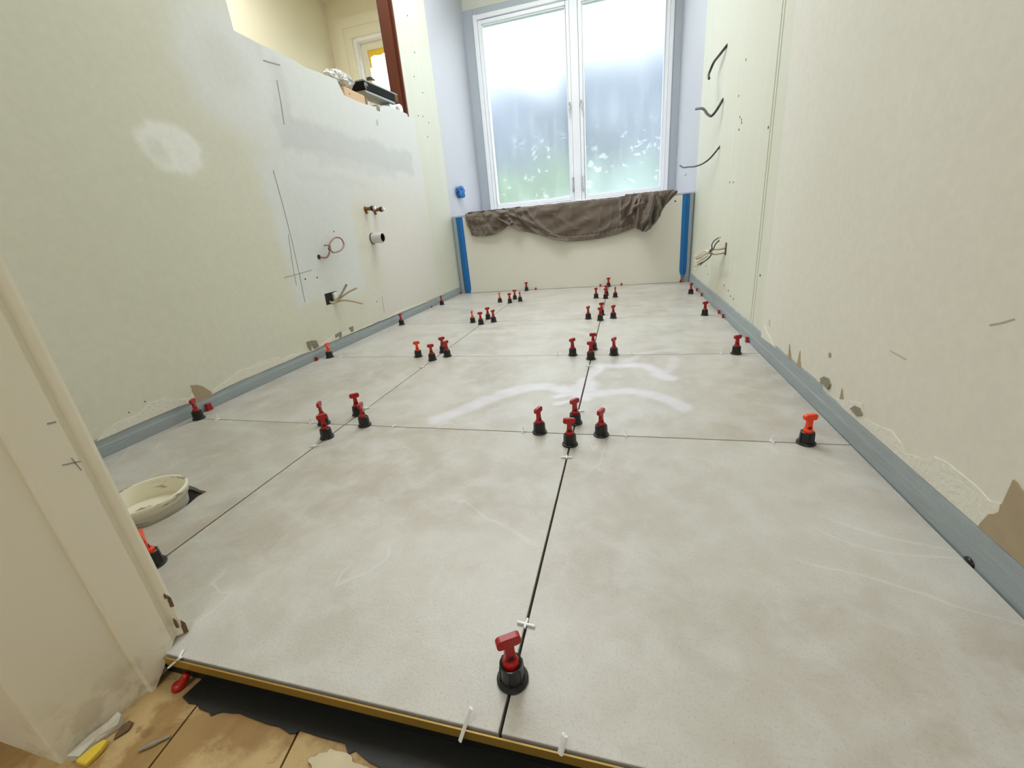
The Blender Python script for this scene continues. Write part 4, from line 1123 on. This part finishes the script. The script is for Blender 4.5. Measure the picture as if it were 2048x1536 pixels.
b = bmesh.new(); box(b, 0.4010, 0.4080, 3.692, 3.712, 0.704, 0.724); tag(finish(b, 'wall_clip', MAT['black_plastic'], bevel=0.002), 'tiny black clip on the white niche wall right of the window', 'clip')
b = bmesh.new(); box(b, 0.4050, 0.4165, 3.46, 3.53, 0.692, 0.708); tag(finish(b, 'cable_clip', MAT['pipe_grey'], bevel=0.002), 'tiny grey clip on the white niche wall beside the black one', 'clip')

# blue tape wad over a pipe on the left niche wall
b = bmesh.new()
bmesh.ops.create_icosphere(b, subdivisions=4, radius=1.0, matrix=Matrix.Translation((-1.238, 3.338, 0.741)) @ Matrix.Diagonal((0.026, 0.072, 0.038, 1)))
for v in b.verts:
    d = v.co - Vector((-1.238, 3.338, 0.741))
    v.co += d * (0.35 * noise.noise(v.co * 45) + 0.20 * abs(noise.noise(v.co * 110))) ; v.co.y -= 0.010 * math.cos(d.z / 0.037 * 3) * (1 if d.y > 0 else -1)
    v.co.x = max(v.co.x, -1.2515)
tag(finish(b, 'tape_wad', MAT['blue_tape'], smooth=False), 'crumpled blue tape wad on the white niche wall left of the window', 'tape')

# blue tape strips at both ends of the low wall
def tape_strip(x0, x1, sgn, label, z0, lean=0.0):
    b = bmesh.new()
    rows = []
    n = 36
    for i in range(n + 1):
        z = z0 + (ZL - 0.013 - z0) * i / n
        wv = 0.0012 * noise.noise((z * 14, x0 * 9, 0))
        sh = lean * (1 - i / n)
        tp = min(1.0, (i + 1) / 3.0)                          # rounded foot
        pr = []
        W = x1 - x0
        for u, d in ((0, 0.0072), (0.10, 0.0095), (0.30, 0.0105 + wv), (0.44, 0.0125), (0.50, 0.0165 + wv), (0.58, 0.0125), (0.78, 0.0110 - wv), (1.0, 0.0072)):
            uu = 0.5 + (u - 0.5) * (0.55 + 0.45 * tp)
            pr.append(b.verts.new((x0 + W * uu + sh + wv * 0.5, YB - d, z)))
        for u in (1.0, 0.0):
            pr.append(b.verts.new((x0 + W * (0.5 + (u - 0.5) * (0.55 + 0.45 * tp)) + sh, YB - 0.0064, z)))
        rows.append(pr)
    m_ = len(rows[0])
    for a, c in zip(rows[:-1], rows[1:]):
        for k in range(m_): b.faces.new((a[k], a[(k + 1) % m_], c[(k + 1) % m_], c[k]))
    b.faces.new(rows[0]); b.faces.new(rows[-1])
    tag(finish(b, 'tape_strip', MAT['blue_tape']), label, 'tape', 'vertical blue tape strips')
tape_strip(-1.213, -1.162, 1, 'vertical blue tape strip down the left end of the low wall', 0.003, 0.005)
tape_strip(0.356, 0.402, -1, 'vertical blue tape strip down the right end of the low wall', 0.050, 0.004)

# ------------------------------------------------------------------ brown cloth over the ledge
cb = bmesh.new()
# crease lines of the cloth on the wall plane: (points, height, width)
RIDGES = [([(-0.712, 0.568), (-0.675, 0.47), (-0.593, 0.392), (-0.454, 0.338), (-0.396, 0.329)], 0.022, 0.012),
          ([(-0.836, 0.554), (-0.765, 0.467), (-0.723, 0.428)], 0.02, 0.012),
          ([(-0.779, 0.559), (-0.698, 0.472), (-0.625, 0.405), (-0.529, 0.361)], -0.012, 0.01),
          ([(-0.669, 0.554), (-0.609, 0.474), (-0.516, 0.396), (-0.453, 0.36)], 0.012, 0.01),
          ([(-0.582, 0.565), (-0.608, 0.494), (-0.547, 0.429)], 0.007, 0.01),
          ([(-0.433, 0.561), (-0.468, 0.501), (-0.449, 0.44)], 0.006, 0.012),
          ([(-0.35, 0.563), (-0.364, 0.472)], 0.006, 0.009),
          ([(-1.091, 0.537), (-1.07, 0.42)], 0.014, 0.01),
          ([(-1.03, 0.562), (-1.026, 0.489), (-0.999, 0.424)], -0.01, 0.01),
          ([(-0.948, 0.565), (-0.963, 0.484), (-0.929, 0.424)], 0.016, 0.011),
          ([(-0.859, 0.546), (-0.809, 0.481), (-0.87, 0.435), (-0.918, 0.418)], 0.014, 0.01),
          ([(-0.892, 0.554), (-0.889, 0.478)], -0.01, 0.009),
          ([(-0.249, 0.501), (-0.23, 0.451), (-0.26, 0.463)], 0.007, 0.008),
          ([(-0.158, 0.511), (-0.169, 0.416)], 0.006, 0.01),
          ([(-0.088, 0.514), (-0.099, 0.41), (-0.16, 0.377)], 0.007, 0.012),
          ([(-0.024, 0.584), (-0.026, 0.5), (-0.024, 0.451)], 0.022, 0.008),
          ([(0.034, 0.578), (0.027, 0.536), (-0.023, 0.495)], 0.022, 0.009),
          ([(0.005, 0.58), (-0.005, 0.533)], -0.014, 0.009),
          ([(-0.026, 0.405), (0.003, 0.438), (0.039, 0.47)], 0.014, 0.009),
          ([(0.09, 0.581), (0.059, 0.533), (0.046, 0.479), (0.061, 0.419), (0.081, 0.361)], 0.026, 0.01),
          ([(0.104, 0.583), (0.081, 0.524), (0.06, 0.509)], 0.02, 0.007),
          ([(0.109, 0.525), (0.06, 0.509)], 0.016, 0.007),
          ([(0.13, 0.526), (0.107, 0.47), (0.115, 0.414)], -0.026, 0.012),
          ([(0.16, 0.567), (0.168, 0.506), (0.143, 0.44), (0.114, 0.407)], 0.026, 0.011),
          ([(0.143, 0.562), (0.144, 0.518)], -0.018, 0.01),
          ([(0.187, 0.487), (0.161, 0.438), (0.134, 0.399), (0.12, 0.364)], -0.022, 0.01),
          ([(0.194, 0.591), (0.2, 0.52), (0.22, 0.46), (0.19, 0.408), (0.127, 0.358)], 0.024, 0.011),
          ([(0.202, 0.577), (0.22, 0.546), (0.248, 0.579)], 0.016, 0.007),
          ([(0.217, 0.542), (0.228, 0.507), (0.236, 0.482)], -0.02, 0.012),
          ([(0.317, 0.581), (0.271, 0.553), (0.242, 0.512), (0.23, 0.469)], 0.012, 0.009)]
RSM = [([tuple(q[:2]) for q in smooth_path([(a, c, 0) for a, c in pts], 3)] if len(pts) > 2 else pts, h, w_) for pts, h, w_ in RIDGES]
RBB = [(min(p[0] for p in pts) - 3 * w_, max(p[0] for p in pts) + 3 * w_) for pts, h, w_ in RSM]
def ridge(x, z):
    t = 0.0
    for (pts, h, w_), (xa, xb) in zip(RSM, RBB):
        if xa < x < xb:
            d = min(seg_d((x, z), pts[k], pts[k + 1]) for k in range(len(pts) - 1))
            if d < 3 * w_: t += h * math.exp(-(d / w_) ** 1.6)
    return t
def interp(tab, u):
    for (a, va), (c, vc) in zip(tab[:-1], tab[1:]):
        if u <= c:
            t = (u - a) / (c - a) if c > a else 0
            return va + (vc - va) * t
    return tab[-1][1]
def hang(x0, x1, bottom, nu, nv, disp, base, lead=0.10, topx=None, skew=None):
    """sheet that lies on the ledge for 'lead', turns over its edge and hangs to bottom(x)"""
    grid = []
    for i in range(nu + 1):
        u = i / nu
        xb = x0 + (x1 - x0) * u
        xt = xb if topx is None else topx[0] + (topx[1] - topx[0]) * u
        zb = bottom(xb)
        col = []
        for j in range(nv + 1):
            v = j / nv
            if v < 0.12:
                s = v / 0.12
                y = YB - 0.010 - base + lead * (1 - s) ; z = ZL + 0.004 + base * 0.6 + 0.006 * abs(noise.noise((xt * 16, s * 2, 3))) + 0.0035 * math.sin(xt * 70)
                col.append(cb.verts.new((xt, y, z)))
            else:
                s = (v - 0.12) / 0.88
                x = xt + (xb - xt) * s
                z = ZL + 0.002 + base * 0.5 + (zb - ZL - 0.002) * s
                r = min(1, s * 8)
                d = max(0.0015, disp(u, s, x) + ridge(x, z)) * (0.35 + 0.65 * r)
                col.append(cb.verts.new((x, YB - 0.012 - base - d, z)))
        grid.append(col)
    for i in range(nu):
        for j in range(nv):
            cb.faces.new((grid[i][j], grid[i + 1][j], grid[i + 1][j + 1], grid[i][j + 1]))
# left bunch
botA = [(-1.10, .424), (-1.06, .412), (-.977, .409), (-.92, .414), (-.86, .436), (-.80, .470), (-.74, .49)]
def dA(u, s, x): return 0.010 + 0.016 * abs(math.sin(u * 8.5 - s * 2.2)) ** 0.7 * (1 - 0.45 * s) + 0.016 * max(0, math.sin((u * 2.2 + s * 1.3) * 4)) + 0.010 * noise.noise((u * 7, s * 5, 1)) + 0.004 * noise.noise((u * 22, s * 14, 1))
hang(-1.095, -0.765, lambda x: interp(botA, x), 110, 60, dA, 0.0015, topx=(-1.135, -0.80))
# broad middle panel with a stitched hem
botB = [(-.86, .500), (-.80, .462), (-.73, .424), (-.66, .405), (-.5857, .385), (-.48, .343), (-.42, .330), (-.3744, .322), (-.30, .320), (-.2353, .3215), (-.16, .327), (-.0995, .336), (-.02, .352), (.05, .372), (.11, .392)]
def dB(u, s, x):
    zb = interp(botB, x)
    drop = ZL - zb
    hem = 0.0045 if s * drop > drop - 0.034 else 0
    seam = -0.003 if abs(s * drop - (drop - 0.034)) < 0.004 else 0
    gather = 0.0035 * math.sin(x * 210) * max(0, 1 - abs(s - 0.86) * 9)
    sag = 0.034 * max(0, 1 - abs(math.sin((u * 1.0 - s * 0.36 + 0.25) * 11.0)) * 1.6) * max(0, 1 - u * 2.1) * min(1, s * 2 + 0.25)
    wr = 0.012 * noise.noise((x * 9 + s * 3, s * 3, 2)) + 0.006 * math.sin(x * 34 + s * 3 + 2 * noise.noise((x * 6, s * 3, 7))) * (1 - 0.7 * s)
    cre = 0.005 * max(0, 1 - abs((x + 0.40) * 3.0 - (s - 0.5)) * 7) * (1 if 0.25 < s < 0.7 else 0)
    return 0.010 + hem + seam + gather + sag + wr + cre
hang(-0.845, 0.10, lambda x: interp(botB, x), 240, 70, dB, 0.006, topx=(-0.935, 0.12))
# dark bunch at the right: flap, pouch and strap
def sheet(top, bot, nu, nv, disp, y0):
    g = []
    for i in range(nu + 1):
        u = i / nu
        a = smooth_u(top, u); c = smooth_u(bot, u)
        col = []
        for j in range(nv + 1):
            v = j / nv
            x = a[0] + (c[0] - a[0]) * v; z = a[1] + (c[1] - a[1]) * v
            col.append(cb.verts.new((x, y0 - max(0.004, disp(u, v) + ridge(x, z) * min(1.0, 0.4 + v * 4)), z)))
        g.append(col)
    for i in range(nu):
        for j in range(nv): cb.faces.new((g[i][j], g[i + 1][j], g[i + 1][j + 1], g[i][j + 1]))
def smooth_u(pts, u):
    k = u * (len(pts) - 1); i = min(int(k), len(pts) - 2); t = k - i
    return (pts[i][0] + (pts[i + 1][0] - pts[i][0]) * t, pts[i][1] + (pts[i + 1][1] - pts[i][1]) * t)
yb = YB - 0.014
sheet([(-0.010, .574), (0.02, .578), (0.06, .577), (0.10, .578)], [(-0.022, .468), (-0.012, .445), (0.025, .462), (0.075, .488)], 50, 50, lambda u, v: 0.026 + 0.016 * math.sin(u * 8 + v * 2.2) * (0.4 + v * 0.6) + 0.012 * math.sin(v * 3.1), yb)
sheet([(0.075, .578), (0.11, .584), (0.16, .582), (0.21, .580), (0.245, .578)], [(0.048, .452), (0.072, .375), (0.118, .352), (0.172, .378), (0.222, .440)], 90, 70,
      lambda u, v: 0.026 + 0.074 * math.sin(PI * min(1, u * 1.05)) * math.sin(PI * (0.18 + v * 0.80)) + 0.024 * abs(math.sin(u * 7.5 - v * 2.0)) - 0.02 * max(0, 1 - abs(u - 0.55 - 0.15 * v) * 12) + 0.010 * math.sin(u * 15 + v * 5.5 * (u - .5)) + 0.007 * math.sin(u * 31 - v * 7) + 0.006 * noise.noise((u * 8, v * 8, 4)), yb)
sheet([(0.165, .584), (0.20, .586), (0.222, .583)], [(0.118, .430), (0.150, .438), (0.186, .462)], 20, 24, lambda u, v: 0.086 + 0.014 * math.sin(u * 7) + 0.012 * math.sin(v * 3), yb)
sheet([(0.215, .583), (0.27, .580), (0.318, .582)], [(0.205, .430), (0.250, .500), (0.322, .570)], 60, 40, lambda u, v: 0.010 + 0.030 * (1 - u) + 0.014 * abs(math.sin(u * 9 + v * 5)) * (1 - 0.6 * u), yb)
sheet([(0.11, .470), (0.14, .476), (0.17, .474)], [(0.10, .356), (0.130, .350), (0.165, .368)], 20, 20, lambda u, v: 0.088 + 0.012 * math.sin(u * 9 + v * 3), yb)
# rolled part lying back on the ledge
for (x0, x1, r) in ((-1.12, -0.72, 0.006), (-0.74, 0.02, 0.004), (0.00, 0.30, 0.010)):
    n = 26
    tube(cb, [(x0 + (x1 - x0) * k / n, YB + 0.010 + 0.006 * noise.noise((k * 0.9, x0, 0)), ZL + r * 0.8 + 0.006 + 0.004 * noise.noise((k * 1.3, x0, 4))) for k in range(n + 1)], r, 8, 2, flat=2.2)
cl = finish(cb, 'brown_cloth', MAT['cloth'], smooth=True)
tag(cl, 'crumpled taupe brown cloth draped over the ledge of the low wall below the window', 'cloth')
md = cl.modifiers.new('thick', 'SOLIDIFY'); md.thickness = 0.0016; md.offset = 0

# ------------------------------------------------------------------ clutter on the partition top
t = thing('timber_offcut', 'pale timber block with a dark end in the broken notch of the partition', 'timber', (-1.29, 2.12, 1.0757))
b = boxes((-0.040, 0.040, -0.115, 0.055, 0.0, 0.044)); finish(b, 'block', MAT['raw_timber'], t, bevel=0.003)
b = boxes((-0.038, 0.038, 0.0555, 0.064, 0.0, 0.040)); finish(b, 'dark_end', MAT['wood'], t)
b = boxes((-0.038, 0.040, 0.0645, 0.080, 0.0, 0.037)); finish(b, 'grey_end', MAT['grey_chip'], t, bevel=0.003)
b = bmesh.new(); lathe(b, [(0.003, 0.0400), (0.0025, 0.0412)], 8, 'x', (0, -0.075, 0.022)); finish(b, 'nail_hole', MAT['dark_hole'], t)
b = bmesh.new()
prism(b, [(-0.018, 0.0), (0.016, 0.0), (0.020, 0.018), (0.004, 0.032), (-0.016, 0.024)], 'x', 0.0, 0.03)
o = finish(b, 'plaster_chunk', MAT['grey_chip'], bevel=0.003); o.location = (-1.276, 2.285, 1.0756); tag(o, 'small grey chunk lying beside the timber block in the partition notch', 'rubble')
b = bmesh.new()
bmesh.ops.create_icosphere(b, subdivisions=4, radius=1.0, matrix=Matrix.Translation((-1.290, 2.052, 1.158)) @ Matrix.Diagonal((0.042, 0.092, 0.034, 1)))
for v in b.verts:
    d = v.co - Vector((-1.290, 2.052, 1.158))
    v.co += d * (0.30 * noise.noise(v.co * 30) + 0.22 * abs(noise.noise(v.co * 70)))
    v.co.z = max(v.co.z, 1.1268 if v.co.y < 1.965 else 1.1205)
    v.co.y = min(v.co.y, 2.158)
tag(finish(b, 'plastic_bag', MAT['bag'], smooth=False), 'crumpled cloudy plastic bag on top of the timber block on the partition', 'bag')
# black carton with grey lid leaning on the wall top
t = thing('tool_case', 'black case with a grey lid and a spiral mark, lying on the partition top', 'case', (-1.285, 2.32, 1.1405), 0.0)
t.rotation_euler = (0.04, 0.0, 0.0)
finish(boxes((-0.040, 0.040, -0.135, 0.165, 0.0, 0.012)), 'grey_base', MAT['grey_plastic'], t, bevel=0.003)
finish(boxes((-0.039, 0.041, -0.140, 0.170, 0.0122, 0.048)), 'black_body', MAT['case_black'], t, bevel=0.003)
finish(boxes((-0.041, 0.043, -0.140, 0.205, 0.0482, 0.056)), 'grey_lid', MAT['grey_plastic'], t, bevel=0.003)
finish(boxes((-0.030, 0.042, 0.1705, 0.205, 0.0150, 0.0480)), 'brown_end', MAT['cardboard'], t, bevel=0.003)
b = bmesh.new()
for r in (0.014, 0.0095, 0.005):
    tube(b, [(0.0414, -0.120 + r * math.cos(a * PI / 6) * 1.1, 0.030 + r * math.sin(a * PI / 6)) for a in range(0, 10)], 0.0009, 5, 2)
finish(b, 'spiral_mark', MAT['pipe_grey'], t)
t = thing('tube_fitting', 'small tan fitting with a dark cap standing on the black case', 'fitting', (-1.30, 2.345, 1.1985))
b = bmesh.new(); lathe(b, [(0.014, 0.0), (0.013, 0.024), (0.011, 0.034)], 14); finish(b, 'tan_body', MAT['raw_timber'], t)
b = bmesh.new(); lathe(b, [(0.0115, 0.0342), (0.016, 0.036), (0.016, 0.046), (0.012, 0.048)], 14); box(b, -0.004, 0.004, 0.0, 0.05, 0.046, 0.050); finish(b, 'dark_cap', MAT['cable_dark'], t)
b = boxes((-1.318, -1.2475, 2.425, 2.488, 1.1182, 1.1395))
tag(finish(b, 'white_block', MAT['white_plastic'], bevel=0.002), 'white block under the brown end of the black case on the partition', 'block')
b = bmesh.new()
lathe(b, [(0.012, -0.034), (0.020, -0.036), (0.024, -0.030), (0.024, 0.030), (0.020, 0.036), (0.012, 0.034)], 20, 'x')
o = finish(b, 'white_roll', MAT['white_plastic']); o.location = (-1.285, 2.556, 1.1426); tag(o, 'white plastic roll at the foot of the red brown jamb on the partition', 'roll')

# ------------------------------------------------------------------ debris at the foot of the door jamb
t = thing('foam_scrap', 'torn dirty white scrap with a yellow piece at the foot of the jamb', 'scrap')
b = bmesh.new()
pts = [(-0.531, 0.128), (-0.530, 0.148), (-0.5285, 0.162), (-0.5262, 0.1705), (-0.5225, 0.1705), (-0.5205, 0.164), (-0.523, 0.156), (-0.525, 0.146), (-0.523, 0.132)]
hs = [0.010, 0.013, 0.012, 0.016, 0.013, 0.007, 0.004, 0.004, 0.006]
up = [b.verts.new((x, y, zf(y) + h)) for (x, y), h in zip(pts, hs)]
lo = [b.verts.new((x, y, zf(y) + 0.0008)) for x, y in pts]
c = b.verts.new((-0.5265, 0.150, zf(0.150) + 0.0075))
for i in range(len(pts)):
    k = (i + 1) % len(pts)
    b.faces.new((up[i], up[k], c)); b.faces.new((up[i], lo[i], lo[k], up[k]))
finish(b, 'torn_sheet', MAT['scrap_white'], t)
b = bmesh.new()
prism(b, [(-0.523, 0.128), (-0.521, 0.141), (-0.516, 0.149), (-0.511, 0.1495), (-0.508, 0.141), (-0.508, 0.128)], 'z', zf(0.14) + 0.001, zf(0.14) + 0.007)
finish(b, 'yellow_piece', MAT['yellow'], t, bevel=0.0015)
b = bmesh.new()
prism(b, [(-0.512, 0.1530), (-0.507, 0.1640), (-0.510, 0.1705), (-0.516, 0.171), (-0.518, 0.165), (-0.5165, 0.158)], 'z', zf(0.163) + 0.0008, zf(0.163) + 0.003)
finish(b, 'brown_flake', MAT['cardboard'], t)
b = bmesh.new()
tube(b, [(-0.4725, 0.1515, zf(0.1515) + 0.0018), (-0.4640, 0.1605, zf(0.1605) + 0.0020), (-0.4560, 0.1695, zf(0.1695) + 0.0018)], [0.0014, 0.0018, 0.0012], 6, 3, flat=1.4)
tag(finish(b, 'wood_splinter', MAT['grey_chip']), 'thin grey wood splinter lying on the bare floorboards by the jamb', 'splinter')
